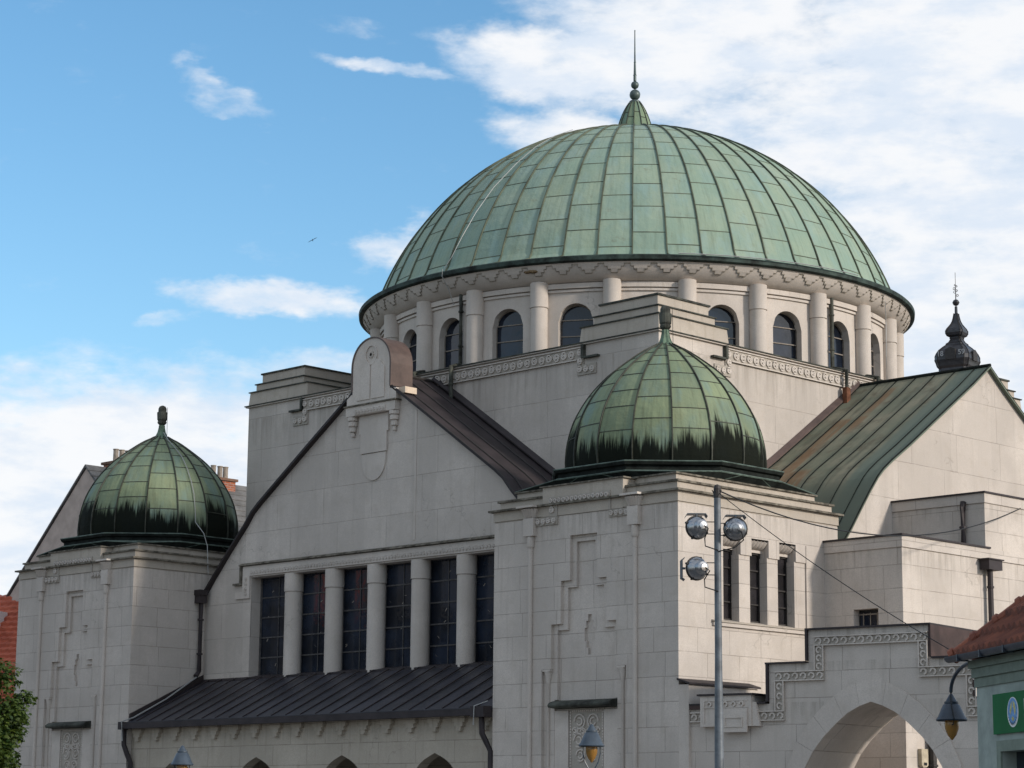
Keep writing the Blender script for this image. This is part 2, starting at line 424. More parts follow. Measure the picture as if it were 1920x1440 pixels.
def frieze_block():
    m = MB(); y = -HB-.002
    m.cur = 1
    for sx in (-1, 1):
        m.box(sx*5.20, sx*5.42, y, y-.03, 12.60, 13.0)
        m.box(sx*5.42, sx*5.84, y, y-.03, 12.60, 12.86)
    m.box(-5.42, 5.42, y, y-.03, 13.0, 13.30); m.cur = 0
    scroll_row(m, -5.15, 5.15, 13.02, 13.28, y-.03)
    m.box(-5.2, 5.2, y-.031, y-.065, 12.985, 13.012); m.box(-5.42, 5.42, y-.031, y-.065, 13.288, 13.315)
    for sx in (-1, 1):
        a, c = sorted((sx*5.2, sx*5.42)); scroll_row(m, a, c, 12.64, 13.28, y-.03)
        a, c = sorted((sx*5.42, sx*5.82)); scroll_row(m, a, c, 12.62, 12.84, y-.03)
    return m
fo = frieze_block().build('scroll_frieze', ['stone_plain', 'carved_ground'], syn)
for k in (1, 2, 3): clone(fo, syn, rz=k*PI/2)

# ---- stepped corner attics
def attic():
    m = MB()   # built for the corner (+,-)
    lev = [(7.86, 5.30, 13.421, 13.80), (7.74, 5.62, 13.83, 14.04), (7.62, 5.72, 14.07, 14.34)]
    cap = [(7.90, 5.26, 13.80, 13.83), (7.78, 5.58, 14.04, 14.07), (7.66, 5.68, 14.34, 14.385)]
    for i, (o, n, z0, z1) in enumerate(lev):
        if i == 0:
            m.loft([[(n-.04,-o-.03,z0),(o+.03,-o-.03,z0),(o+.03,-n+.04,z0),(n-.04,-n+.04,z0)], [(n,-o,z1),(o,-o,z1),(o,-n,z1),(n,-n,z1)]])
        else: m.box(n, o, -o, -n, z0, z1)
    m.cur = 1
    for (o, n, z0, z1) in cap: m.box(n, o, -o, -n, z0, z1)
    m.loft([[(5.68,-7.66,14.386),(7.66,-7.66,14.386),(7.66,-5.68,14.386),(5.68,-5.68,14.386)], [(6.6,-6.72,14.44),(6.72,-6.72,14.44),(6.72,-6.6,14.44),(6.6,-6.6,14.44)]])
    return m
ao = attic().build('stepped_corner_attic', ['stone_ledge', 'verdigris'], syn)
for k in (1, 2, 3): clone(ao, syn, rz=k*PI/2)

# ---- drum
RW = 7.35
def drum_wall():
    m = MB(); zb, zt = 12.9, 15.47; hw, zs, zs0 = R_(3.62), 14.47, 13.22
    nd = 12
    for k in range(24):
        c = R_(15*k)
        us = [c-R_(7.5)] + [c-hw+2*hw*i/nd for i in range(nd+1)] + [c+R_(7.5)]
        us = [c-R_(7.5), c-R_(5.5)] + [c-hw+2*hw*i/nd for i in range(nd+1)] + [c+R_(5.5), c+R_(7.5)]
        def P(u, z, r=RW): return (r*math.cos(u), r*math.sin(u), z)
        def top(u):
            q = max(-1, min(1, (u-c)/hw)); return zs+.475*math.sqrt(max(0, 1-q*q))*1.0
        def quad(p):
            i = len(m.v); m.v += p; m.face(range(i, i+4))
        for i in range(len(us)-1):
            a, d = us[i], us[i+1]; mid = (a+d)/2
            if abs(mid-c) > hw: quad([P(a, zb), P(d, zb), P(d, zt), P(a, zt)])
            else:
                quad([P(a, zb), P(d, zb), P(d, zs0), P(a, zs0)])
                quad([P(a, top(a)), P(d, top(d)), P(d, zt), P(a, zt)])
                quad([P(a, top(a)), P(a, top(a), RW-.28), P(d, top(d), RW-.28), P(d, top(d))])
                quad([P(a, zs0), P(d, zs0), P(d, zs0, RW-.28), P(a, zs0, RW-.28)])
        for s_ in (-1, 1):
            u = c+s_*hw; quad([P(u, zs0), P(u, zs0, RW-.28), P(u, zs, RW-.28), P(u, zs)])
    # wall mouldings under the cornice
    for (r0, r1, z0, z1) in ((RW, RW+.05, 15.24, 15.30), (RW, RW+.09, 15.33, 15.46)):
        n = 144
        for i in range(n):
            a, d = 2*PI*i/n, 2*PI*(i+1)/n
            m.loft([[(r*math.cos(u), r*math.sin(u), z) for r, z in ((r0, z0), (r1, z0), (r1, z1), (r0, z1))] for u in (a, d)], cap=False)
    o = m.build('drum_wall', 'stone_plain', syn); return o
dw = drum_wall()

# ---- drum columns
m = MB(); m.sm = True
m.lathe([(.225, 12.9), (.225, 14.82), (.21, 14.825), (.21, 14.84), (.24, 14.845), (.24, 15.50)], 7.45, 0, 20, cap=False)
m.sm = False
m.lathe([(.24, 15.50), (.05, 15.56)], 7.45, 0, 20)
colo = m.build('drum_column', 'stone_plain', syn); colo.rotation_euler = (0, 0, R_(7.5))
for k in range(1, 24): clone(colo, syn, rz=R_(7.5+15*k))

# ---- drum windows (frame > panes, bars)
def drum_window():
    hw, zs, z0 = .475, 14.47, 13.22; xx = RW-.22
    pts = [(hw*math.cos(PI*i/16), zs+.475*math.sin(PI*i/16)) for i in range(17)]
    outer = [(-hw, z0)] + pts[::-1] + [(hw, z0)]
    inn = [(p[0]*.925, zs+(p[1]-zs)*.93 if p[1] > zs else p[1]) for p in outer]
    f = MB()
    for i in range(len(outer)-1):
        f.prism([outer[i], outer[i+1], inn[i+1], inn[i]], 'x', xx-.04, xx+.02)
    fo = f.build('drum_window', 'bar', syn)
    g = MB(); g.prism(inn, 'x', xx-.03, xx-.02); g.build('pane', 'glass', fo)
    for z in (13.66, 14.11, 14.54):
        br = MB(); br.box(xx-.02, xx+.01, -.44 if z < 14.5 else -.43, .44 if z < 14.5 else .43, z-.014, z+.014); br.build('glazing_bar', 'bar', fo)
    return fo
wo = drum_window()
for k in range(1, 24): clone_tree(wo, syn, rz=R_(15*k))

# ---- cornice with stepped ornament
def cornice():
    m = MB(); m.sm = True
    prof = [(7.35, 15.462), (7.40, 15.47), (7.50, 15.50), (7.60, 15.56), (7.70, 15.645), (7.78, 15.74), (7.84, 15.84), (7.87, 15.90), (7.87, 15.93), (7.3, 15.93)]
    m.lathe(prof, n=192, cap=False); m.sm = False
    # raised stepped band: sheet above a zigzag lower edge
    def at(z):
        for (r0, z0), (r1, z1) in zip(prof, prof[1:]):
            if z0 <= z <= z1: return r0+(r1-r0)*(z-z0)/(z1-z0)
        return 7.87
    per = 72
    lv = [(0, .26, 15.86), (.26, .38, 15.79), (.38, .50, 15.72), (.50, .76, 15.65), (.76, .88, 15.72), (.88, 1.0, 15.79)]
    for k in range(per):
        for a, d, z in lv:
            u0, u1 = R_(5)*(k+a), R_(5)*(k+d)
            zz = [z] + [q for q in (15.69, 15.74, 15.79, 15.84) if q > z+.01] + [15.895]
            rings = []
            for u in (u0, u1):
                rr = [((at(q)-.01)*math.cos(u), (at(q)-.01)*math.sin(u), q) for q in zz] + [((at(q)+.024)*math.cos(u), (at(q)+.024)*math.sin(u), q) for q in reversed(zz)]
                rings.append(rr)
            m.loft(rings)
            # thin dark strip outlining the stepped edge
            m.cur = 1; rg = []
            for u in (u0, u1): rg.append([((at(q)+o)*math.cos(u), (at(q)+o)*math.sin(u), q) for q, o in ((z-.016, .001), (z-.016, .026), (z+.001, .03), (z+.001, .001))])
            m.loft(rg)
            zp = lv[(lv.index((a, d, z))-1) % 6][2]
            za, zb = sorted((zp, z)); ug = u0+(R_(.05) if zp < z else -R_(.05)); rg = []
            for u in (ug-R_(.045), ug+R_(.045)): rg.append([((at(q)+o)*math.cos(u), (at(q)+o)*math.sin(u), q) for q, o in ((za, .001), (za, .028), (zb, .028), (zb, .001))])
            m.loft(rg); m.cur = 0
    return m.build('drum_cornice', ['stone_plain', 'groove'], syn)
cornice()
# broken patch in the cornice
m = MB(); u = R_(-68.2)
for i in range(9):
    du = R_(-1.1+2.4*i/9); r = 7.80
    c = Vector(((r)*math.cos(u+du), r*math.sin(u+du), 15.765+random.uniform(-.02, .02)))
    s = random.uniform(.05, .09)
    m.lathe([(s*.2, -s*.5), (s, -s*.2), (s*.8, s*.3), (s*.2, s*.5)], c.x, c.y, 6, c.z, random.random())
m.build('broken_render_patch', mat_simple('exposed_brick_patch', (.2, .14, .08), .95, 0, .1, .6, 14), syn)

# ---- gutter ring
m = MB(); m.sm = True
m.lathe([(7.86, 15.905), (7.96, 15.90), (8.01, 15.93), (8.02, 16.03), (7.99, 16.06), (7.9, 16.06)], n=192, cap=False)
m.build('dome_gutter', 'gutter_green', syn)

# ---- generic ribbed dome
def ribbed_dome(prof_at, s_len, gores, sub, seam_fn, mats, name, parent, rib_w, rib_h, seam_w, seam_h, nrow, a_off=0., rib_end=1.0):
    """prof_at(s) -> (r, z), s = arc length from bottom"""
    m = MB(); rnd = random.Random(3)
    for g in range(gores):
        a0 = a_off+2*PI*g/gores; a1 = a_off+2*PI*(g+1)/gores
        sm = [q for q in seam_fn(g) if .02 < q < s_len-.02]
        br = sorted(set([0., s_len] + sm)); panels = list(zip(br, br[1:]))
        for (p, q) in panels:
            m.tv = (rnd.random(), rnd.random()**2); k = max(1, round((q-p)/(s_len/nrow))); m.cur = 0; m.sm = True
            for j in range(k):
                s0, s1 = p+(q-p)*j/k, p+(q-p)*(j+1)/k
                (r0, z0), (r1, z1) = prof_at(s0), prof_at(s1)
                for i in range(sub):
                    u0, u1 = a0+(a1-a0)*i/sub, a0+(a1-a0)*(i+1)/sub
                    b0 = len(m.v)
                    m.v += [(r0*math.cos(u0), r0*math.sin(u0), z0), (r0*math.cos(u1), r0*math.sin(u1), z0), (r1*math.cos(u1), r1*math.sin(u1), z1), (r1*math.cos(u0), r1*math.sin(u0), z1)]
                    RR = prof_at(0)[0]
                    m.face(range(b0, b0+4), [(u0*RR, z0), (u1*RR, z0), (u1*RR, z1), (u0*RR, z1)])
        m.tv = (0, 0); m.sm = False; m.cur = 1
        for q in sm:
            (r0, z0), (r1, z1) = prof_at(q-seam_w/2), prof_at(q+seam_w/2)
            nx, nz = (z1-z0), -(r1-r0); l = math.hypot(nx, nz) or 1; nx, nz = nx/l*seam_h, nz/l*seam_h
            rings = []
            for i in range(sub+1):
                u = a0+(a1-a0)*i/sub; cu, su = math.cos(u), math.sin(u)
                rings.append([(r0*cu, r0*su, z0), ((r0+nx)*cu, (r0+nx)*su, z0+nz), ((r1+nx)*cu, (r1+nx)*su, z1+nz), (r1*cu, r1*su, z1)])
            m.loft(rings, cap=False)
    b0 = len(m.v)
    o = m.build(name, mats, parent)
    # ribs
    rb = MB()
    for g in range(gores):
        a = a_off+2*PI*g/gores; rings = []
        cu, su = math.cos(a), math.sin(a); tx, ty = -su, cu
        for j in range(nrow+1):
            s_ = s_len*rib_end*j/nrow; r, z = prof_at(s_); (r1, z1) = prof_at(min(s_len, s_+.05)); (r2, z2) = prof_at(max(0, s_-.05))
            nx, nz = (z1-z2), -(r1-r2); l = math.hypot(nx, nz) or 1; nx, nz = nx/l, nz/l
            w = min(rib_w/2, max(.004, r*PI/gores*.35))
            def P(t_, h): return ((r+nx*h)*cu+tx*t_, (r+nx*h)*su+ty*t_, z+nz*h)
            rings.append([P(-w, -.01), P(-w*.8, rib_h), P(w*.8, rib_h), P(w, -.01)])
        rb.loft(rings)
    rb.build('standing_rib', mats[1], o)
    return o

# main dome profile
zc, rho = 13.7, 7.91
S0a = math.asin((16.30-zc)/rho); fl = .52
LEN = fl+rho*(PI/2-S0a)-.42
def main_prof(s):
    if s < fl:
        t_ = s/fl; r0, z0 = 7.93, 16.035; r1 = rho*math.cos(S0a); z1 = 16.30
        e = 1-(1-t_)**1.8
        return (r0+(r1-r0)*e, z0+(z1-z0)*(t_**1.3))
    a = S0a+(s-fl)/rho
    return (max(.02, rho*math.cos(a)), zc+rho*math.sin(a))
def main_seams(g):
    base = 20.3 if g % 2 == 0 else 23.7
    j = random.Random(g*7+1).uniform(-.45, .45)
    return [fl+rho*(R_(base+6.52*k+j)-S0a) for k in range(11)]
md = ribbed_dome(main_prof, LEN, 52, 2, main_seams, ['patina', 'seam_main'], 'main_dome', syn, .038, .04, .022, .009, 36)
# lightning conductor over the left of the dome
m = MB(); pts = []
for a, e in [(-84.2, 68), (-85.0, 62), (-85.0, 55), (-85.0, 47), (-86.4, 39), (-87.4, 32), (-88.3, 26), (-89.3, 21.2), (-90.6, 18.9)]:
    r = rho+.07
    pts.append((r*math.cos(R_(e))*math.cos(R_(a)), r*math.cos(R_(e))*math.sin(R_(a)), zc+r*math.sin(R_(e))))
m.tube(pts, .010, 5)
u = R_(-87.3); m.tube([(8.05*math.cos(u), 8.05*math.sin(u), 16.1), (8.06*math.cos(u), 8.06*math.sin(u), 15.9), (7.8*math.cos(u), 7.8*math.sin(u), 15.6), (7.6*math.cos(u), 7.6*math.sin(u), 15.2)], .012, 5)
m.tube([(8.1*math.cos(R_(a)), 8.1*math.sin(R_(a)), 16.06) for a in range(-40, 2, 3)], .013, 4)
m.tube([(7.86*math.cos(R_(12)), 7.86*math.sin(R_(12)), 15.7), (7.75*math.cos(R_(14)), 7.75*math.sin(R_(14)), 15.2), (7.8*math.cos(R_(13)), 7.8*math.sin(R_(13)), 14.2), (7.75*math.cos(R_(14)), 7.75*math.sin(R_(14)), 13.4)], .012, 4)
m.build('lightning_conductor', 'white_cable', syn)

# lantern and spire
def lan_prof(s):
    P = [(.56, 21.50), (.52, 21.80), (.47, 22.0), (.40, 22.2), (.33, 22.37), (.25, 22.52), (.16, 22.66)]
    L = [0]
    for a, c in zip(P, P[1:]): L.append(L[-1]+math.dist(a, c))
    s = max(0, min(L[-1], s))
    for i in range(len(P)-1):
        if s <= L[i+1]+1e-9:
            f = (s-L[i])/(L[i+1]-L[i]); return (P[i][0]+(P[i+1][0]-P[i][0])*f, P[i][1]+(P[i+1][1]-P[i][1])*f)
    return P[-1]
lant = ribbed_dome(lan_prof, 1.23, 14, 1, lambda g: [.62 if g % 2 else .8], ['patina_lantern', 'seam'], 'lantern_cap', syn, .025, .02, .02, .008, 8)
m = MB(); m.sm = True
ball = lambda r, z, n=8: [(max(.012, r*math.sin(PI*i/n)), z-r*math.cos(PI*i/n)) for i in range(n+1)]
m.lathe([(.17, 22.64), (.17, 22.69), (.13, 22.72), (.06, 22.745)] + ball(.165, 22.90) + ball(.12, 23.20) + [(.045, 23.33), (.045, 23.5), (.055, 23.505), (.04, 23.53), (.03, 23.9), (.038, 23.905), (.026, 23.93), (.014, 24.87), (.022, 24.89), (.004, 24.92)], n=12)
m.build('spire', mat_simple('dull_spire_metal', (.07, .095, .09), .45, .3, .5, .3, 6), syn)

# ---- drum downpipes
def pipe_run(pts, r=.055, n=8, mat='verdigris', name='downpipe', parent=syn, collars=True):
    m = MB(); m.sm = True; m.tube(pts, r, n)
    if collars:
        for p, q in zip(pts, pts[1:]):
            d = (Vector(q)-Vector(p))
            if d.length > .9 and abs(d.normalized().z) > .9:
                k = int(d.length/.75)
                for i in range(k):
                    c = Vector(p)+d*(i+.5)/k; m.lathe([(r, -.03), (r*1.3, -.02), (r*1.3, .02), (r, .03)], c.x, c.y, n, c.z)
    return m.build(name, mat, parent)
def pol(a, r, z): return (r*math.cos(R_(a)), r*math.sin(R_(a)), z)
pipe_run([pol(-86.4, 7.44, 15.5), pol(-86.4, 7.44, 13.62), (.60, -7.75, 13.5), (.79, -8.06, 13.42), (.79, -8.06, 12.45)])
pipe_run([pol(-96.9, 7.44, 15.5), pol(-96.9, 7.44, 13.62), (-.75, -7.75, 13.5), (-.65, -8.06, 13.42), (-.65, -8.06, 13.0)])
pipe_run([pol(-3.3, 7.44, 15.5), pol(-3.3, 7.44, 13.62), (7.75, -.55, 13.5), (8.06, -.66, 13.42), (8.06, -.68, 12.45)])
pipe_run([pol(7.0, 7.44, 15.5), pol(7.0, 7.44, 13.62), (7.75, .85, 13.5), (8.06, .72, 13.42), (8.06, .70, 13.05)])
m = MB()
m.box(7.99, 8.13, -.76, -.60, 12.5, 12.95); m.cur = 0
m.build('pipe_shoe', mat_simple('rusted_pipe', (.13, .055, .03), .8, 0, .2, .4, 8), syn)

# ---- gable roofs
PA = [(0, 13.05), (1.08, 12.36), (2.62, 11.33), (4.55, 10.02), (4.83, 9.80), (5.11, 9.48), (5.81, 8.80), (6.69, 7.88), (6.9, 7.66)]
PB = [(0, 13.04), (.73, 12.50), (3.51, 10.62), (4.25, 10.15), (4.6, 9.90), (4.82, 9.70), (5.1, 9.38), (5.47, 8.92), (5.89, 8.38), (6.2, 8.02), (6.5, 7.70)]
def roof(P, y0, y1, th, name, mat, seam_mat, seam_step, rot=0, xoff=0.):
    full = [(-x, z) for x, z in P[::-1]] + P[1:]
    up = [(x, z+th) for x, z in full]
    m = MB()
    poly = full + up[::-1]
    for i in range(len(full)-1):
        m.prism([full[i], full[i+1], up[i+1], up[i]], 'y', y0, y1)
    o = m.build(name, mat, syn); o.rotation_euler = (0, 0, rot)
    s = MB()
    y = y0+.45
    while y < y1-.1:
        for sg in (-1, 1):
            pts = [(sg*x, y, z+th+.02) for x, z in P]
            s.tube(pts, .015, 4)
        y += seam_step
    # verge rolls, ridge and flashing against the block
    for yy, r in ((y0+.02, .02), ):
        for sg in (-1, 1): s.tube([(sg*x, yy, z+th+.02) for x, z in P], r, 6)
    s.tube([(0, y0, P[0][1]+th+.03), (0, y1, P[0][1]+th+.03)], .045, 6)
    s.build('roof_seam', seam_mat, o)
    return o
ra = roof(PA, -10.13, -HB, .045, 'front_gable_roof', 'brown_metal', 'iron', .62)
rb_ = roof(PB, -12.05, -HB, .045, 'side_gable_roof', 'green_roof', 'blackgreen', .60, PI/2)
# flashing where roofs meet the block
def flash(P, name, mat, rot):
    m = MB()
    for sg in (-1, 1):
        for (a, b_) in zip(P, P[1:]):
            if b_[0] > 5.2: break
            m.loft([[(sg*a[0], -HB-.012, a[1]+.05), (sg*a[0], -HB-.13, a[1]+.09), (sg*a[0], -HB-.13, a[1]+.13), (sg*a[0], -HB-.012, a[1]+.25)],
                    [(sg*b_[0], -HB-.012, b_[1]+.05), (sg*b_[0], -HB-.13, b_[1]+.09), (sg*b_[0], -HB-.13, b_[1]+.13), (sg*b_[0], -HB-.012, b_[1]+.25)]])
    o = m.build(name, mat, syn); o.rotation_euler = (0, 0, rot)
flash(PA, 'roof_flashing', 'brown_metal', 0)
flash(PB, 'roof_flashing', 'brown_copper', PI/2)

def prof_clip(P, zmin):
    out = []
    for a, b_ in zip(P, P[1:]):
        out.append(a)
        if b_[1] < zmin:
            f = (a[1]-zmin)/(a[1]-b_[1]); out.append((a[0]+(b_[0]-a[0])*f, zmin)); return out
    out.append(P[-1]); return out

# ---- front gable wall with window band
YG = -9.97
m = MB()
top = prof_clip(PA, 8.1)
pts = [(x, z) for x, z in top] + [(-x, z) for x, z in top[::-1][:-1]]
m.prism(pts, 'y', YG, YG+.6)
for sg in (-1, 1):
    m.prism([(sg*4.9, 3.5), (sg*4.9, 8.1), (sg*top[-1][0], 8.1), (sg*6.69, 7.86), (sg*6.9, 7.64), (sg*6.9, 3.5)], 'y', YG, YG+.6)
m.box(-4.9, 4.9, YG+.02, YG+.6, 3.5, 5.36)
m.build('front_gable_wall', 'stone_big', syn)
# pilaster strips on gable, faint
m = MB(); m.box(1.52, 1.60, YG-.012, YG, 8.6, 11.9); m.build('wall_strip', 'stone_plain', syn)
# pillars between the windows
def pillar(cx):
    m = MB(); m.sm = True; cy = YG+.17
    m.lathe([(.235, 5.2), (.235, 7.60), (.225, 7.605), (.225, 7.62), (.255, 7.625), (.255, 8.1)], cx, cy, 22)
    return m.build('window_pillar', 'stone_plain', syn)
for i in range(5): pillar(-3.3+1.65*i)
for i in range(6):
    cx = -4.125+1.65*i; x0, x1 = cx-.72, cx+.72
    if i == 0: x0 = -4.9
    if i == 5: x1 = 4.9
    f = MB(); yg = YG+.36
    for z in [5.42+.535*k for k in range(6)]: f.box(x0, x1, yg-.02, yg+.02, z-.018, z+.018)
    for x in (x0+.03, x1-.03): f.box(x-.03, x+.03, yg-.03, yg+.03, 5.37, 8.1)
    f.box(cx-.012, cx+.012, yg-.019, yg+.019, 5.4, 8.1)
    fo = f.build('gable_window', 'glazing_iron', syn)
    g = MB(); g.box(x0, x1, yg+.002, yg+.015, 5.37, 8.1); g.build('pane', 'glass', fo)
    rs = random.Random(i+40); p_ = MB()
    for k in range(5):
        cx_, cz = rs.uniform(x0+.15, x1-.15), rs.uniform(5.7, 7.8); a = rs.uniform(-.6, .9); ux, uz = math.cos(a)*.035, math.sin(a)*.06; 
        p_.prism([(cx_-ux, cz-uz), (cx_-ux+.022, cz-uz-.01), (cx_+ux+.022, cz+uz-.01), (cx_+ux, cz+uz)], 'y', yg-.002, yg+.001)
    p_.build('bird_sticker', 'bar', fo)
# hood mould with carved band
m = MB(); y = YG-.002
m.box(-5.22, 6.88, y, y-.05, 8.14, 8.40); m.box(-5.22, -4.92, y, y-.05, 7.72, 8.14); m.box(-5.52, -4.92, y, y-.05, 7.54, 7.72)
m.box(5.22, 4.92, y, y-.05, 7.72, 8.14)
scroll_row(m, -4.9, 6.85, 8.17, 8.29, y-.05, t=.02, d=.02); scroll_row(m, -5.15, -5.0, 7.6, 8.14, y-.05, t=.02, d=.02)
m.build('hood_mould', 'stone_plain', syn)
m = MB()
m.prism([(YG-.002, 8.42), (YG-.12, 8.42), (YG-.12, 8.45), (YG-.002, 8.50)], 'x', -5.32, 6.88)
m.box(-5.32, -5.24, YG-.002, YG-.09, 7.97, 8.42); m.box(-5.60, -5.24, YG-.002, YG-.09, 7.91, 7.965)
m.build('hood_ledge', 'dark_ledge', syn)
# brown sill flashing
m = MB(); m.prism([(YG+.34, 5.50), (YG+.34, 5.40), (YG-.06, 5.37), (YG-.06, 5.42)], 'x', -4.9, 6.88)
m.prism([(YG-.002, 5.44), (YG-.05, 5.42), (YG-.1, 5.36), (YG-.002, 5.36)], 'x', -6.88, -4.91)
m.build('sill_flashing', 'brown_metal', syn)

# ---- arched acroterion with tablets on top of the front gable
m = MB(); hw, zs, zt = .72, 13.22, 13.95
arc = [(hw*math.cos(PI*i/20), zs+(zt-zs)*math.sin(PI*i/20)**.92) for i in range(21)]
m.prism([(hw, 12.26)] + arc + [(-hw, 12.26)], 'y', -10.14, -9.6)
# tablet relief
for sg in (-1, 1):
    tp = [(sg*(.03+.5*i/10), 13.15+.42*math.sin(PI*min(1, (i+1.5)/11))*.55) for i in range(11)]
    m.prism([(sg*.03, 12.36)] + tp + [(sg*.53, 12.36)], 'y', -10.141, -10.165)
for (r0, r1, n) in ((.20, .235, 20),):
    for i in range(n):
        a0, a1 = 2*PI*i/n, 2*PI*(i+1)/n
        m.prism([(r0*math.cos(a0), 13.52+r0*1.15*math.sin(a0)), (r0*math.cos(a1), 13.52+r0*1.15*math.sin(a1)), (r1*math.cos(a1), 13.52+r1*1.15*math.sin(a1)), (r1*math.cos(a0), 13.52+r1*1.15*math.sin(a0))], 'y', -10.141, -10.17)
for i in range(8):
    a = 2*PI*i/8; d = Vector((math.cos(a), math.sin(a))); n_ = Vector((-d.y, d.x))*.02; c = Vector((0, 13.52))
    m.prism([tuple(c+n_), tuple(c+d*.055+n_*1.3), tuple(c+d*.10), tuple(c+d*.055-n_*1.3), tuple(c-n_)], 'y', -10.141, -10.17)
acro = m.build('arched_crest', 'stone_plain', syn)
m = MB()
o2 = [(x*1.07, zs+(z-zs)*1.05+.0) for x, z in arc]
for i in range(20):
    m.prism([arc[i], arc[i+1], o2[i+1], o2[i]], 'y', -10.16, -9.40)
m.prism([(hw, 12.62), (hw*1.07, 12.62), (hw*1.07, zs), (hw, zs)], 'y', -10.16, -9.40); m.prism([(-hw, 12.62), (-hw*1.07, 12.62), (-hw*1.07, zs), (-hw, zs)], 'y', -10.16, -9.40)
m.build('crest_sheet', 'brown_copper', acro)
m = MB()
m.box(-.95, .95, YG-.002, -10.16, 11.98, 12.22)
for sg in (-1, 1):
    m.box(sg*.72, sg*.95, YG-.002, -10.13, 12.22, 12.55)
    for k, (r, z0, z1) in enumerate(((.15, 11.86, 11.98), (.13, 11.72, 11.86), (.095, 11.58, 11.72), (.05, 11.46, 11.58))):
        m.lathe([(r*.8, z0), (r, z0+.02), (r, z1-.01)], sg*.80, YG-.05, 12)
m.box(-.60, .60, -10.161, -10.18, 12.0, 12.14); scroll_row(m, -.58, .58, 12.01, 12.13, -10.18, t=.018, d=.02)
m.build('crest_bracket', 'stone_plain', syn)
m = MB(); m.box(-1.0, 1.0, YG-.002, -10.2, 12.222, 12.26); m.build('bracket_ledge', 'dark_ledge', syn)
m = MB(); y = YG-.002
m.prism([(-.56, 11.97), (.56, 11.97), (.56, 11.5), (.50, 11.5), (.50, 10.98), (-.50, 10.98), (-.50, 11.5), (-.56, 11.5)], 'y', y, y-.05)
ub = [(.46*math.cos(-PI*i/16), 10.96-.70*abs(math.sin(PI*i/16))**.8) for i in range(17)]
m.prism(ub, 'y', y, y-.03)
m.build('shield_relief', 'stone_plain', syn)
m = MB(); m.box(.80, 1.18, YG-.05, -9.62, 12.40, 12.56); m.build('repair_block', mat_simple('pale_new_stone', (.62, .5, .38), .9, 0, .1, .1, 5), syn)

# ---- side gable wall
XG = 11.93
top = prof_clip(PB, 7.7)
m = MB(); pts = [(x, z) for x, z in top] + [(-x, z) for x, z in top[::-1][:-1]]
m.prism(pts, 'x', XG, XG-.6); m.box(XG-.6, XG, -6.5, 6.5, 0, 7.7)
m.build('side_gable_wall', 'stone_big', syn)

# ---- stair boxes on the side
m = MB(); XB = 14.5
m.box(XG-.3, XB, -7.12, 7.4, 0, 7.64); m.box(XG-.3, 13.17, -7.4, -7.12, 0, 7.64); m.box(13.17, 13.84, -7.4, -7.12, 6.36, 7.64); m.box(13.17, 13.84, -7.4, -7.12, 0, 5.45); m.box(13.84, XB, -7.4, -7.12, 0, 7.64); m.box(XG-.3, XB+.025, -7.425, 7.425, 7.66, 7.91); m.box(XG-.3, XB-.01, -7.39, 7.39, 7.64, 7.66)
m.build('stair_block', 'stone_stair', syn)
m = MB(); m.box(XG-.3, XB+.06, -7.46, -4.02, 7.911, 7.95); m.build('coping', 'brown_metal', syn)
m = MB()
m.box(XG-.29, XB-.004, -4.15, 4.15, 7.91, 8.95); m.box(XG-.29, XB+.02, -4.175, 4.175, 8.97, 9.19); m.box(XG-.29, XB-.01, -4.14, 4.14, 8.95, 8.97)
m.build('upper_stair_block', 'stone_stair', syn)
m = MB(); m.box(XG-.29, XB+.055, -4.21, 4.21, 9.191, 9.23); m.build('coping', 'brown_metal', syn)
pipe_run([(13.98, -4.23, 9.02), (13.98, -4.26, 8.9), (13.98, -4.26, 7.95)], .07, mat='brown_metal')
m = MB(); m.box(XB+.03, XB+.28, -4.45, -3.92, 7.40, 7.62); m.box(XB+.02, XB+.31, -4.5, -3.88, 7.621, 7.65); m.build('rainwater_hopper', 'brown_metal', syn)
pipe_run([(XB+.13, -4.2, 7.42), (XB+.13, -4.2, 0.1)], .065, mat='brown_metal')
# small barred window in the stair block
m = MB(); y = -7.2
m.box(13.18, 13.83, y+.07, y-.004, 5.46, 6.35)
wf = m.build('small_window', 'black', syn)
m = MB(); m.box(13.22, 13.80, y-.005, y-.008, 5.50, 6.30); m.build('pane', 'glass', wf)
m = MB()
for x in (13.31, 13.50, 13.69): m.box(x-.011, x+.011, y-.012, y-.03, 5.48, 6.29)
m.box(13.2, 13.82, y-.0125, y-.0305, 6.24, 6.27)
m.build('window_bars', 'bar', wf)
# second pipe seen through the arch
pipe_run([(XB+.12, -6.6, 5.0), (XB+.12, -6.6, 0.1)], .09, mat='iron')

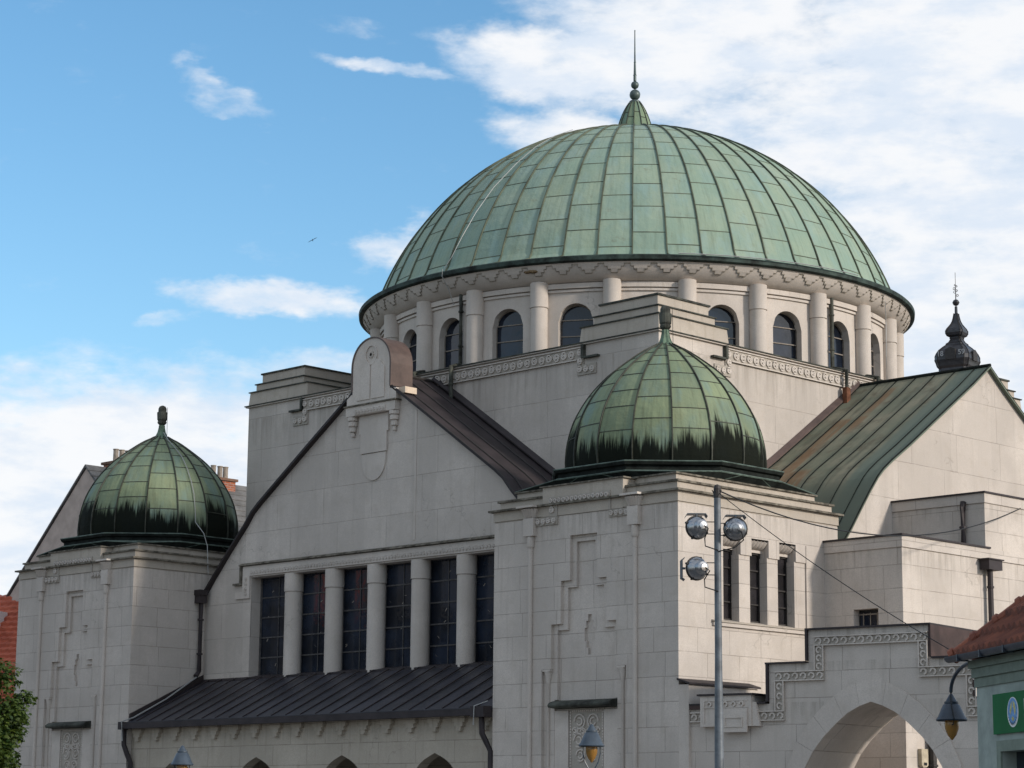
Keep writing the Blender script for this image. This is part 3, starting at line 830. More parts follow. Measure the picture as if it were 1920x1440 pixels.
# ---- corner towers
def tower(cx, windows):
    """tower centred at (cx,-9.645); parts are modelled in the tower's own frame, x,y in [-2.745, 2.745]"""
    tw = empty('corner_tower', (cx, -9.645, 0), parent=syn)
    h = 2.745; F = -h
    m = MB()
    # core, front skin layers with stepped niche
    m.box(-h, h-.3, F+.21, h, 0, 8.32)
    def layer(y0, y1, steps, c=0., z0=0., z1=8.32, xa=-h, xb=h):
        """steps: (za, zb, halfwidth) holes; solid elsewhere"""
        zz = z0
        for za, zb, w in steps:
            if za > zz: m.box(xa, xb, y0, y1, zz, za)
            m.box(xa, c-w, y0, y1, za, zb); m.box(c+w, xb, y0, y1, za, zb); zz = zb
        if zz < z1: m.box(xa, xb, y0, y1, zz, z1)
    NC = .025
    layer(F, F+.08, [(0, 4.97, 1.25), (4.97, 5.94, .97), (5.94, 6.88, .68), (6.88, 7.86, .405)], NC)
    layer(F+.08, F+.15, [(0, 4.30, .93), (4.30, 5.81, .845), (5.81, 6.73, .54), (6.73, 7.72, .28)], NC, xb=h-.3)
    layer(F+.15, F+.21, [(5.25, 5.40, .05), (5.40, 5.55, .10), (5.55, 5.83, .155), (5.83, 5.98, .11), (5.98, 6.12, .055)], .08, xb=h-.3)
    m.box(h-.3, h, F+.08, F+.3, 0, 8.32) if windows else m.box(h-.3, h, F+.08, h, 0, 8.32)
    if windows:
        # right side skin with three openings; local y of openings
        ops = [(-1.285, -.695), (-.325, .265), (.635, 1.215)]
        zb, zt_, zc_ = 5.94, 7.77, 7.39
        m.box(h-.3, h, F+.3, h, 0, zb-.02); m.box(h-.3, h, F+.3, h, zt_, 8.32)
        ys = [F+.3] + [q for o in ops for q in o] + [h]
        for i in range(0, len(ys), 2):
            a, c = ys[i], ys[i+1]
            if i == 0: m.box(h-.3, h, a, c, zb-.02, zt_)
            elif i == 6:
                m.box(h-.3, h, a, a+.35, zc_, zt_); m.box(h-.3, h-.03, a-.03, a+.35, zb-.02, zc_); m.box(h-.3, h-.0, a+.37, c, zb-.02, zt_)
                m.box(h-.3, h-.05, a+.35, a+.37, zb-.02, zt_)
            else:
                m.box(h-.3, h, a, c, zc_, zt_); m.box(h-.3, h-.03, a-.03, c-.03, zb-.02, zc_)
    body = m.build('tower_wall', 'stone', tw)
    if windows:
        for a, c in ops:
            f = MB(); xg = h-.27
            f.box(xg-.02, xg+.03, a-.0, a+.05, 5.94, 7.77); f.box(xg-.02, xg+.03, c-.05, c-.0, 5.94, 7.77)
            for z in [6.0+.37*k for k in range(5)]: f.box(xg-.02, xg+.025, a, c, z-.015, z+.015)
            fo = f.build('tower_window', 'iron', tw)
            g = MB(); g.box(xg-.028, xg-.012, a+.01, c-.01, 5.945, 7.76); gp = g.build('pane', 'glass_b', tw)
        for a, c in ops:   # fluted shell lintels
            s = MB(); s.sm = True
            n = 5; w = (c-a)/n
            for k in range(n):
                rings = []
                for q in range(7):
                    t_ = q/6; x = h-.27+.24*t_; z = 7.58+.17*t_**2.2
                    rings.append([(x+.028*math.sin(PI*u), a+w*(k+u), z-.03*math.sin(PI*u)) for u in (0, .25, .5, .75, 1)])
                s.loft(rings, cap=False, close=False)
            s.box(h-.3, h-.2, a, c, 7.50, 7.56)
            s.build('shell_lintel', 'stone_plain', tw)
        s = MB(); s.prism([(h-.28, 5.99), (h-.28, 5.93), (h+.08, 5.88), (h+.08, 5.91)], 'y', -1.68, 1.58)
        s.cur = 1; s.box(h+.001, h+.055, -1.66, 1.56, 5.80, 5.875)
        s.build('window_sill', ['stone_ledge', 'stone_plain'], tw)
    # cornice
    m = MB()
    m.box(-h-.02, h+.02, F-.02, h+.02, 8.345, 8.56); m.box(-h+.01, h-.01, F+.01, h-.01, 8.32, 8.345)
    m.box(-h+.09, h-.09, F+.09, h-.09, 8.605, 8.78); m.box(-h+.36, h-.36, F+.36, h-.36, 8.825, 9.0)
    m.box(-1.205, 1.205, F-.022, F+.5, 8.33, 8.98)
    m.build('tower_cornice', 'stone_ledge', tw)
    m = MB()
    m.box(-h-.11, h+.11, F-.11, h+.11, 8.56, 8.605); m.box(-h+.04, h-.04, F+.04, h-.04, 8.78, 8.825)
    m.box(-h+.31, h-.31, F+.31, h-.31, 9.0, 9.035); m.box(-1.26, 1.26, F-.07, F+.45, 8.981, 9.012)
    m.build('cornice_ledge', 'dark_ledge', tw)
    # stepped carved frieze on the front
    m = MB(); y = F-.022
    m.cur = 1; m.box(-1.0, .84, y, y-.02, 8.59, 8.75); m.box(-1.0, -.74, y, y-.02, 8.32, 8.59); m.box(.80, .86, y, y-.02, 8.32, 8.59); m.cur = 0
    scroll_row(m, -.98, .82, 8.60, 8.73, y-.02, t=.032, d=.035); scroll_row(m, -.98, -.80, 8.34, 8.58, y-.02, t=.032, d=.035)
    y = F
    m.cur = 1; m.box(-1.52, -.74, y, y-.035, 8.14, 8.318); m.box(.80, 1.42, y, y-.035, 8.16, 8.318); m.cur = 0
    scroll_row(m, -1.40, -.76, 8.15, 8.31, y-.035, t=.032, d=.035); scroll_row(m, .82, 1.40, 8.17, 8.31, y-.035, t=.032, d=.035)
    m.build('tower_frieze', ['stone_plain', 'carved_ground'], tw)
    # colonettes
    for sx in (-1, 1):
        x = sx*1.56; m = MB(); m.sm = True
        m.lathe([(.055, 0.3), (.055, 7.66), (.075, 7.68), (.085, 7.72), (.085, 7.92)], x, F-.03, 12)
        m.sm = False; m.box(x-.155, x+.155, F-.12, F, 7.93, 8.33)
        n = 8
        for k in range(n):   # fluted fan capital
            a0, a1 = -1+2*k/n, -1+2*(k+1)/n; am = (a0+a1)/2
            def q(a, s_, z, d): return (x+a*s_, F-d*math.sqrt(max(0.02, 1-a*a*.8)), z)
            m.loft([[q(a0, .15, 8.34, .10), q(am, .15, 8.34, .13), q(a1, .15, 8.34, .10), (x+a1*.15, F, 8.34), (x+a0*.15, F, 8.34)],
                    [q(a0, .235, 8.53, .19), q(am, .235, 8.53, .23), q(a1, .235, 8.53, .19), (x+a1*.235, F, 8.53), (x+a0*.235, F, 8.53)]])
        m.box(x-.26, x+.26, F-.25, F-.111, 8.555, 8.60)
        m.build('colonette', 'stone_plain', tw)
        x = NC+sx*1.10; m = MB(); m.sm = True
        m.lathe([(.042, .3), (.042, 4.66), (.055, 4.68), (.055, 4.71), (.10, 4.92)], x, F+.07, 12); m.sm = False
        m.box(x-.12, x+.12, F-.01, F+.08, 4.92, 4.965)
        m.build('niche_colonette', 'stone_plain', tw)
    # copper hood and carved panel
    m = MB(); m.sm = True; rings = []
    for k in range(9):
        t_ = k/8; a = t_*PI*.62
        yy = F+.2-.36*math.sin(a); zz = 4.19+.12*math.cos(a)-.02
        rings.append([(-.86-.03*math.sin(a), yy, zz), (.90+.03*math.sin(a), yy, zz)])
    m.loft(rings+[[(p[0], F+.2, 4.10) for p in rings[-1]]], cap=False, close=False)
    for sx in (0, 1):
        i = len(m.v); pp = [r[sx] for r in rings] + [(rings[-1][sx][0], F+.2, 4.10)]
        m.v += pp; m.face(range(i, i+len(pp)))
    m.build('niche_hood', 'verdigris', tw)
    m = MB(); y = F+.15
    m.cur = 1; m.box(-.48, .53, y, y-.025, 2.82, 4.10); m.cur = 0
    for (a, c) in ((-.92, -.50), (.55, .97)): m.box(a, c, y, y-.06, 0.3, 4.06)
    y -= .025
    for sg in (-1, 1):
        for (cx_, cz, r) in ((.2, 3.82, .17), (.22, 3.42, .16), (.17, 3.1, .14), (.33, 3.62, .09), (.09, 3.6, .09)):
            for a0, a1, rr in ((0, 1.7, r), (.3, 1.9, r*.55)):
                k = 10
                for q_ in range(k):
                    u0 = PI*(a0+(a1-a0)*q_/k); u1 = PI*(a0+(a1-a0)*(q_+1)/k)
                    P_ = lambda u, r_: (NC+sg*(cx_+r_*math.cos(u)), cz+r_*math.sin(u))
                    m.prism([P_(u0, rr-.03), P_(u1, rr-.03), P_(u1, rr), P_(u0, rr)], 'y', y, y-.03)
    for k in range(20):
        for xx in (-.45, .50): m.box(xx-.018, xx+.018, y, y-.02, 2.86+.06*k, 2.90+.06*k)
    for k in range(15): m.box(-.41+.06*k, -.37+.06*k, y, y-.02, 4.03, 4.07)
    m.build('carved_panel', ['stone_plain', 'carved_ground'], tw)
    # roof from square to octagon
    m = MB()
    sq, r8, z8 = h-.33, 2.72, 9.17
    octo = [(r8*math.cos(R_(22.5+45*k)), r8*math.sin(R_(22.5+45*k))) for k in range(8)]
    sqp = []
    for k in range(8):
        a = R_(22.5+45*k); c, s_ = math.cos(a), math.sin(a)
        # squash octagon vertices outwards to the square's outline corners
        sqp.append((math.copysign(sq, c), math.copysign(sq, s_)))
    rings = [[(x, y, 9.036) for x, y in sqp], [(x, y, z8) for x, y in octo]]
    m.loft(rings)
    rr = [(r8, z8), (r8-.04, z8), (r8-.05, 9.30), (r8+.03, 9.32), (r8+.05, 9.36), (r8+.02, 9.41), (r8-.08, 9.43), (2.40, 9.46), (2.26, 9.47)]
    m.loft([[(r*math.cos(R_(22.5+45*k)), r*math.sin(R_(22.5+45*k)), z) for k in range(8)] for r, z in rr])
    m.build('roof_tier', 'blackgreen', tw)
    m = MB(); oc = [(r8*math.cos(R_(22.5+45*k)), r8*math.sin(R_(22.5+45*k)), z8+.01) for k in range(8)]
    m.tube(oc+[oc[0]], .022, 5)
    for k in range(8):
        for f in (0, .33, .66):
            a = Vector(oc[k]).lerp(Vector(oc[(k+1) % 8]), f); b_ = Vector((*sqp[k], 9.04)).lerp(Vector((*sqp[(k+1) % 8], 9.04)), f)
            m.tube([tuple(a), tuple(b_)], .014, 4)
    oc2 = [((r8+.055)*math.cos(R_(22.5+45*k)), (r8+.055)*math.sin(R_(22.5+45*k)), 9.395) for k in range(8)]
    m.tube(oc2+[oc2[0]], .016, 5)
    m.build('roof_edge', mat_simple('bright_verdigris', (.085, .115, .095), .6, 0, .3, .5, 3), tw)
    # small dome
    DP = [(2.25, 9.44), (2.27, 9.66), (2.262, 9.85), (2.23, 10.15), (2.11, 10.59), (1.91, 10.99), (1.65, 11.36), (1.30, 11.73), (.92, 12.03), (.55, 12.29), (.34, 12.40), (.20, 12.48)]
    L = [0]
    for a, c in zip(DP, DP[1:]): L.append(L[-1]+math.dist(a, c))
    def pf(s):
        s = max(0, min(L[-1], s))
        for i in range(len(DP)-1):
            if s <= L[i+1]+1e-9:
                f = (s-L[i])/(L[i+1]-L[i])
                # catmull-rom for a smooth outline
                p0, p1, p2, p3 = DP[max(0, i-1)], DP[i], DP[i+1], DP[min(len(DP)-1, i+2)]
                def cr(a, b_, c, d): return .5*(2*b_+(c-a)*f+(2*a-5*b_+4*c-d)*f*f+(-a+3*b_-3*c+d)*f**3)
                return (cr(p0[0], p1[0], p2[0], p3[0]), cr(p0[1], p1[1], p2[1], p3[1]))
        return DP[-1]
    def sm(g):
        rn = random.Random(g+int(cx*3)); base = [.78, 1.36, 1.9, 2.42, 2.9, 3.3, 3.65] if g % 2 else [.52, 1.07, 1.62, 2.14, 2.62, 3.08, 3.5]
        return [q+.22+rn.uniform(-.05, .05) for q in base]
    d = ribbed_dome(pf, L[-1], 16, 4, sm, ['patina_small', 'seam'], 'tower_dome', tw, .032, .035, .018, .010, 26)
    m = MB(); n = 16
    prof = [(.30, 12.42), (.20, 12.48), (.15, 12.54), (.11, 12.64), (.085, 12.77), (.08, 12.84)]
    m.loft([[(r*(1.12 if k % 2 else .92)*math.cos(2*PI*k/n), r*(1.12 if k % 2 else .92)*math.sin(2*PI*k/n), z) for k in range(n)] for r, z in prof])
    m.build('finial_neck', mat_simple('streaked_neck_copper', (.10, .15, .10), .6, 0, .3, .4, 7), tw)
    m = MB(); prof = [(.06, 12.84), (.10, 12.87), (.125, 12.90), (.135, 12.94), (.12, 12.95), (.12, 12.97), (.14, 13.0), (.152, 13.2), (.15, 13.22), (.12, 13.225), (.118, 13.33), (.09, 13.39), (.03, 13.42)]
    m.lathe(prof, n=14); m.build('finial', 'verdigris', tw)
    m = MB(); m.tube([(.19, .05, 12.5), (.17, .05, 13.35)], .008, 4); m.build('finial_rod', 'iron', tw)
    return tw
t1 = tower(9.645, True)
t2 = tower(-9.645, False)
# conductor over the left tower dome
m = MB(); pts = []
for r, z, a in [(.2, 12.6, -20), (.55, 12.33, -15), (.95, 12.07, -12), (1.36, 11.75, -10), (1.7, 11.38, -10), (1.97, 11.0, -10), (2.17, 10.6, -10), (2.28, 10.15, -10), (2.32, 9.8, -10), (2.75, 9.45, -9), (2.8, 9.1, -7), (2.9, 8.3, -7)]:
    pts.append((r*math.cos(R_(a)), r*math.sin(R_(a)), z))
m.tube(pts, .012, 5); m.build('lightning_conductor', 'white_cable', t2)

# ---- tower foot with sloped flashing (right)
m = MB(); m.box(T, 12.66, -T+.002, -10.15, 0, 4.50); m.build('tower_buttress', 'stone_plain', syn)
m = MB(); m.prism([(T-.02, 4.64), (T-.02, 4.60), (12.72, 4.501), (12.72, 4.54)], 'y', -T-.04, -10.1)
m.build('buttress_flashing', 'brown_metal', syn)

# ---- porch between the towers
m = MB()
m.prism([(YG, 5.40), (-12.42, 4.20), (-12.42, 4.14), (YG, 5.34)], 'x', -6.895, 6.895)
pr = m.build('porch_roof', 'porch_metal', syn)
m = MB(); x = -6.5
while x < 6.9:
    m.prism([(YG-.08, 5.395), (-12.40, 4.205), (-12.40, 4.235), (YG-.08, 5.425)], 'x', x-.014, x+.014); x += .56
m.prism([(YG-.02, 5.40), (-12.36, 4.23), (-12.36, 4.42), (YG-.02, 5.56)], 'x', -6.893, -6.83)
m.build('roof_seam', mat_simple('seam_brown', (.03, .022, .022), .5), pr)
m = MB(); m.box(-6.86, 6.86, -12.62, -12.40, 4.02, 4.045); m.box(-6.86, 6.86, -12.62, -12.595, 4.045, 4.17); m.box(-6.86, 6.86, -12.43, -12.41, 4.045, 4.15)
m.box(-6.99, -6.86, -12.64, -12.40, 4.0, 4.2); m.box(6.45, 6.88, -12.66, -12.39, 3.98, 4.22)
m.build('eaves_gutter', 'brown_metal', syn)
def arch_bay(m, c, hwid, y0, y1, zb, zt, hw, spring, apex, half):
    """wall bay with pointed arch opening"""
    pts = []
    for i in range(13):
        t_ = i/12; xx_ = hw*(1-t_)**1.25; pts.append((xx_, apex-.38*xx_-(apex-spring-.38*hw)*(xx_/hw)**4))
    for sg in (-1, 1):
        P = [(c+sg*half, zb), (c+sg*hw, zb)] + [(c+sg*p[0], p[1]) for p in pts] + [(c, zt), (c+sg*half, zt)]
        m.prism(P, 'y', y0, y1)
m = MB()
for c in (-4.875, -1.625, 1.625, 4.875): arch_bay(m, c, 0, -12.25, -11.95, 0, 4.12, 1.05, 1.9, 3.22, 1.625)
for sg in (-1, 1): m.box(sg*6.5, sg*6.89, -12.25, -11.95, 0, 4.12)
m.box(-6.5, 6.5, -10.6, -10.5, 0, 4.5)
m.build('porch_wall', 'stone_dirty', syn)
pw = bpy.data.objects['porch_wall']
for k in range(-8, 9):
    x = .82*k
    if abs(x) > 6.7: continue
    m = MB()
    m.box(x-.20, x+.20, -12.25, -12.35, 3.90, 4.05); m.box(x-.135, x+.135, -12.25, -12.345, 3.80, 3.90); m.box(x-.07, x+.07, -12.25, -12.34, 3.70, 3.80)
    m.build('stepped_corbel', 'stone_dirty', pw)
# rainwater pipes at the front
m = MB(); m.box(-6.92, -6.62, -10.36, -10.08, 7.72, 7.86); m.box(-6.89, -6.65, -10.34, -10.1, 7.50, 7.72); m.build('rainwater_hopper', 'brown_metal', syn)
pipe_run([(-6.77, -10.2, 7.52), (-6.77, -10.2, 5.65), (-6.72, -10.35, 5.50)], .065, mat='brown_metal')
m = MB(); m.sm = True
m.tube([(-6.90, -12.50, 4.05), (-6.88, -12.50, 3.6), (-6.80, -12.44, 3.35), (-6.76, -12.36, 3.15), (-6.76, -12.36, .1)], .07, 8)
m.build('downpipe', 'brown_metal', syn)
m = MB(); m.sm = True
m.tube([(6.66, -12.5, 4.0), (6.68, -12.5, 3.62), (6.74, -12.42, 3.42), (6.86, -12.40, 3.22), (6.86, -12.40, .1)], .065, 8)
m.build('downpipe', 'brown_metal', syn)
m = MB(); m.tube([(-6.7, -10.3, 5.5), (-6.72, -11.3, 4.85), (-6.78, -12.3, 4.32), (-6.8, -12.66, 4.2), (-6.8, -12.62, 3.7)], .02, 5)
m.tube([(6.75, -12.4, 4.34), (6.6, -12.68, 4.22), (6.58, -12.68, 3.8)], .014, 5)
m.build('lightning_conductor', 'white_cable', syn)

# ================================================================== COURTYARD GATE WALL
gw = empty('gate_wall', (12.75, -12.3, 0), R_(9), label='stepped stone wall with a pointed gateway arch beside the right tower', category='gate wall')
m = MB(); AC = 4.05
inner = [(1.62, 0), (1.62, 1.9), (1.58, 2.4), (1.49, 2.78), (1.30, 3.10), (1.08, 3.36), (.80, 3.62), (.52, 3.84), (.25, 3.97), (0, 4.05)]
zt = lambda s: 4.06 if s < 1.76 else 4.85 if s < 2.67 else 5.5
TH = 2.0
Lp = [(-.10, 0), (AC-1.62, 0)] + [(AC-p[0], p[1]) for p in inner[1:]] + [(AC, 5.5), (2.67, 5.5), (2.67, 4.85), (1.76, 4.85), (1.76, 4.06), (-.10, 4.06)]
m.prism(Lp, 'y', 0, TH)
Rp = [(8.5, 0), (AC+1.62, 0)] + [(AC+p[0], p[1]) for p in inner[1:]] + [(AC, 5.5), (5.32, 5.5), (5.32, 4.85), (6.22, 4.85), (6.22, 4.06), (8.5, 4.06)]
m.prism(Rp, 'y', 0, TH)
m.build('wall', 'stone_gate', gw)
m = MB()
outer = [(1.98, 0), (1.98, 2.0), (1.95, 2.45), (1.87, 2.85), (1.66, 3.30), (1.38, 3.68), (1.05, 4.0), (.68, 4.27), (.33, 4.43), (0, 4.48)]
def sub(P, n=3):
    return [(P[i][0]+(P[i+1][0]-P[i][0])*k/n, P[i][1]+(P[i+1][1]-P[i][1])*k/n) for i in range(len(P)-1) for k in range(n)]+[P[-1]]
I2, O2 = sub(inner), sub(outer)
for sg in (-1, 1):
    for i in range(len(I2)-1):
        g = .035 if (i % 4 == 3) else 0.   # open joint between voussoirs
        L = lambda A, i, f: (A[i][0]+(A[i+1][0]-A[i][0])*f, A[i][1]+(A[i+1][1]-A[i][1])*f)
        q = [L(I2, i, 0), L(I2, i, 1-g), L(O2, i, 1-g), L(O2, i, 0)]
        m.prism([(AC+sg*p[0], p[1]) for p in q], 'y', -.001, -.035)
m.build('arch_surround', 'stone_plain', gw)
m = MB()
def cop(s0, s1, z): m.box(s0, s1, -.07, TH+.05, z, z+.035)
cop(-.10, .18, 4.061); cop(1.44, 1.70, 4.061); cop(1.70, 2.62, 4.851); cop(2.62, 5.37, 5.501); cop(5.37, 6.28, 4.851); cop(6.28, 8.5, 4.061)
for s0, z0, z1 in ((1.76, 4.10, 4.85), (2.67, 4.89, 5.5)): m.box(s0-.05, s0-.001, -.065, TH+.04, z0, z1)
m.build('coping', 'brown_metal', gw)
m = MB()
for s0, z0, z1 in ((5.32, 4.89, 5.5), (6.22, 4.10, 4.85)): m.box(s0+.001, s0+.05, -.05, TH+.04, z0, z1)
m.box(-.11, .2, -.06, -.005, 3.98, 4.061)
m.build('riser_sheet', mat_simple('dark_brown_copper', (.055, .034, .03), .6, 0, .25, .35, 2.2), gw)
m = MB(); y = -.001
segs = [(-.08, 2.12, 3.72, 3.92), (1.91, 2.12, 3.92, 4.50), (1.91, 3.03, 4.50, 4.70), (2.82, 3.03, 4.70, 5.18), (2.82, 5.30, 5.18, 5.37)]
segs += [(5.10, 5.30, 4.70, 5.18), (5.10, 6.30, 4.50, 4.70), (6.09, 6.30, 3.92, 4.50), (6.09, 8.4, 3.72, 3.92)]
for a, c, z0, z1 in segs:
    m.cur = 1; m.box(a, c, y, y-.022, z0, z1); m.cur = 0
for a, c, z0, z1 in segs:
    if c-a > z1-z0:
        e = .015
        m.box(a, c, y-.023, y-.07, z0, z0+.022); m.box(a, c, y-.023, y-.07, z1-.022, z1)
        n = round((c-a)/.19)
        for k in range(n):   # running wave ornament
            cx_ = a+(k+.5)*(c-a)/n; zz = (z0+z1)/2; q = 8; R = .072
            for i in range(q):
                u0, u1 = PI*(-.45+1.5*i/q), PI*(-.45+1.5*(i+1)/q)
                P_ = lambda u, r_: (cx_+r_*math.cos(u), zz+r_*math.sin(u))
                m.prism([P_(u0, R-.034), P_(u1, R-.034), P_(u1, R), P_(u0, R)], 'y', y-.023, y-.05)
    else:
        m.box(a, a+.022, y-.023, y-.07, z0, z1); m.box(c-.022, c, y-.023, y-.07, z0, z1)
        n = max(2, round((z1-z0)/.19))
        for k in range(n):
            zz = z0+(k+.5)*(z1-z0)/n; cx_ = (a+c)/2; q = 8; R = .072
            for i in range(q):
                u0, u1 = PI*(.05+1.5*i/q), PI*(.05+1.5*(i+1)/q)
                P_ = lambda u, r_: (cx_+r_*math.cos(u), zz+r_*math.sin(u))
                m.prism([P_(u0, R-.034), P_(u1, R-.034), P_(u1, R), P_(u0, R)], 'y', y-.023, y-.05)
m.build('wave_frieze', ['stone_plain', 'carved_ground'], gw)
m = MB(); y = -.052
m.box(.22, 1.42, -.0, -.15, 3.62, 4.24); m.box(.72, 1.34, -.151, -.19, 3.50, 3.98)
for (a, c, z0, z1) in ((.30, 1.34, 3.99, 4.01), (.30, 1.34, 4.13, 4.15), (.30, .33, 3.70, 4.13), (.82, 1.24, 3.78, 3.80), (.82, 1.24, 3.60, 3.62), (.82, .84, 3.62, 3.78), (1.22, 1.24, 3.62, 3.78)):
    m.box(a, c, -.151 if z0 > 3.98 or c < .4 else -.191, -.17 if z0 > 3.98 or c < .4 else -.21, z0, z1)
for k in range(5):
    cx_ = .45+.19*k; zz = 4.07
    for i in range(8):
        u0, u1 = PI*(-.45+1.5*i/8), PI*(-.45+1.5*(i+1)/8)
        P_ = lambda u, r_: (cx_+r_*math.cos(u), zz+r_*math.sin(u))
        m.prism([P_(u0, .028), P_(u1, .028), P_(u1, .058), P_(u0, .058)], 'y', -.151, -.19)
m.loft([[(1.421, 0, 3.62), (1.60, 0, 3.62), (1.60, -.12, 3.62), (1.421, -.12, 3.62)], [(1.421, 0, 4.1), (1.50, 0, 4.1), (1.50, -.12, 4.1), (1.421, -.12, 4.1)]])
m.build('bracket_block', 'stone_plain', gw)
m = MB(); m.box(.16, 1.48, -.19, TH+.04, 4.242, 4.28); m.build('bracket_cap', 'brown_metal', gw)
m = MB(); m.box(.24, 1.40, 0.001, TH, 4.061, 4.241); m.build('raised_pier', 'stone_plain', gw)

# alarm box on the stair block
m = MB(); m.prism([(-6.98, 3.31), (-6.74, 3.31), (-6.74, 2.96), (-6.80, 2.92), (-6.92, 2.92), (-6.98, 2.96)], 'x', 14.501, 14.60)
ab = m.build('alarm_box', mat_simple('yellowed_plastic', (.42, .36, .26), .6), None, label='small cream alarm box on the wall seen through the gateway arch', category='alarm box')
m = MB(); m.box(14.601, 14.61, -6.90, -6.80, 2.96, 3.02); m.build('siren_slot', 'black', ab)

# ================================================================== STREET MAST WITH FLOODLIGHTS
ms = empty('street_mast', (18.4, -18.26, 0), label='tall grey steel mast carrying three round floodlights in front of the tower', category='mast')
m = MB(); m.sm = True; m.lathe([(.085, 0), (.078, 3), (.062, 4.5), (.058, 7.30), (.05, 7.31)], 0, 0, 18); m.build('pole', 'grey_pole', ms)
m = MB(); m.lathe([(.062, 7.22), (.068, 7.23), (.068, 7.34), (.062, 7.36), (.066, 7.38), (.05, 7.44), (.01, 7.46)], 0, 0, 10)
for a in range(5): m.tube([(.06*math.cos(a*1.3), .06*math.sin(a*1.3), 7.3), (.09*math.cos(a*1.3), .09*math.sin(a*1.3), 7.36)], .008, 4)
m.build('pole_clamp', 'iron', ms)
RR = Vector((.70618, .70797, 0)).normalized(); FF = Vector((-RR.y, RR.x, 0))
def floodlight(off, dz, aim_side, tip, visor_top, idx):
    """round spot with its back to the street. off = metres along RR from the pole"""
    c = RR*off+Vector((0, 0, dz))
    aim = (FF+RR*aim_side+Vector((0, 0, tip))).normalized()
    fl_ = empty('floodlight', tuple(c), parent=ms)
    q = aim.to_track_quat('Z', 'Y'); fl_.rotation_mode = 'QUATERNION'; fl_.rotation_quaternion = q
    # local +z = light direction; bowl back towards -z
    m = MB(); m.sm = True
    prof = [(.02, -.19)] + [(.195*math.sin(PI/2*i/9), -.19*math.cos(PI/2*i/9)) for i in range(1, 10)] + [(.205, .0), (.205, .02), (.19, .03)]
    m.lathe(prof, 0, 0, 28); m.build('reflector', 'chrome', fl_)
    m = MB(); m.sm = True
    prof = [(.12, -.13), (.12, -.20), (.105, -.235), (.07, -.25), (.06, -.27), (.01, -.275)]
    m.lathe(prof, 0, 0, 18); m.build('lamp_housing', 'chrome', fl_)
    m = MB()
    for a in range(4):
        u = a*PI/2+.4; m.box(.203*math.cos(u)-.016, .203*math.cos(u)+.016, .203*math.sin(u)-.016, .203*math.sin(u)+.016, -.03, .04)
    for k in range(20):
        u0, u1 = 2*PI*k/20, 2*PI*(k+1)/20
    m.lathe([(.205, -.012), (.212, -.01), (.212, .01), (.205, .012)], 0, 0, 28)
    m.build('rim_clip', 'iron', fl_)
    m = MB(); m.box(-.17, .17, .20, .26, .03, .05) if False else None
    # visor plate
    vdir = Vector((0, 0, 1)) if visor_top else -RR
    side = RR if visor_top else Vector((0, 0, 1))
    inv = q.to_matrix().transposed()
    def L(v): return tuple(inv @ v)
    m = MB(); base = vdir*.235; pl = []
    for a, e in ((-.16, -.02), (.16, -.02), (.16, .30), (-.16, .30)):
        pl.append(base+side*a+FF*e+vdir*(.012 if e > 0 else 0))
    m.loft([[L(p) for p in pl], [L(p+vdir*.015) for p in pl]])
    for sgn in (-1, 1):
        pl2 = [base+side*sgn*.16+FF*-.02, base+side*sgn*.16+FF*.30, base+side*sgn*.19+FF*.30-vdir*.04, base+side*sgn*.19-FF*.02-vdir*.04]
        m.loft([[L(p) for p in pl2], [L(p+vdir*.012) for p in pl2]])
    m.tube([L(vdir*.19), L(vdir*.24)], .02, 6)
    m.build('visor', 'lamp_blue', fl_)
    # arms and cable back to the pole
    m = MB(); tow = -1 if off > 0 else 1
    for dzz in (.10, -.11):
        m.tube([L(RR*tow*.10+Vector((0, 0, dzz))), L(RR*(-off)*.97+Vector((0, 0, dzz)))], .009, 5)
    m.build('arm', 'iron', fl_)
    cpts = [aim*-.26+RR*.02*tow, aim*-.27+RR*.09+Vector((0, 0, -.06)), RR*.13+FF*-.1+Vector((0, 0, -.2)), RR*(.14 if off < 0 else -.02)+FF*-.09+Vector((0, 0, -.33)), RR*(-off)+FF*-.07+Vector((0, 0, -.40))]
    m = MB(); m.tube([L(p) for p in cpts], .011, 5); m.build('lamp_cable', 'cable', fl_)
floodlight(-.36, 6.70, -.35, -.05, True, 0)
floodlight(.31, 6.68, .05, .08, True, 1)
floodlight(-.37, 5.99, -.5, .02, False, 2)

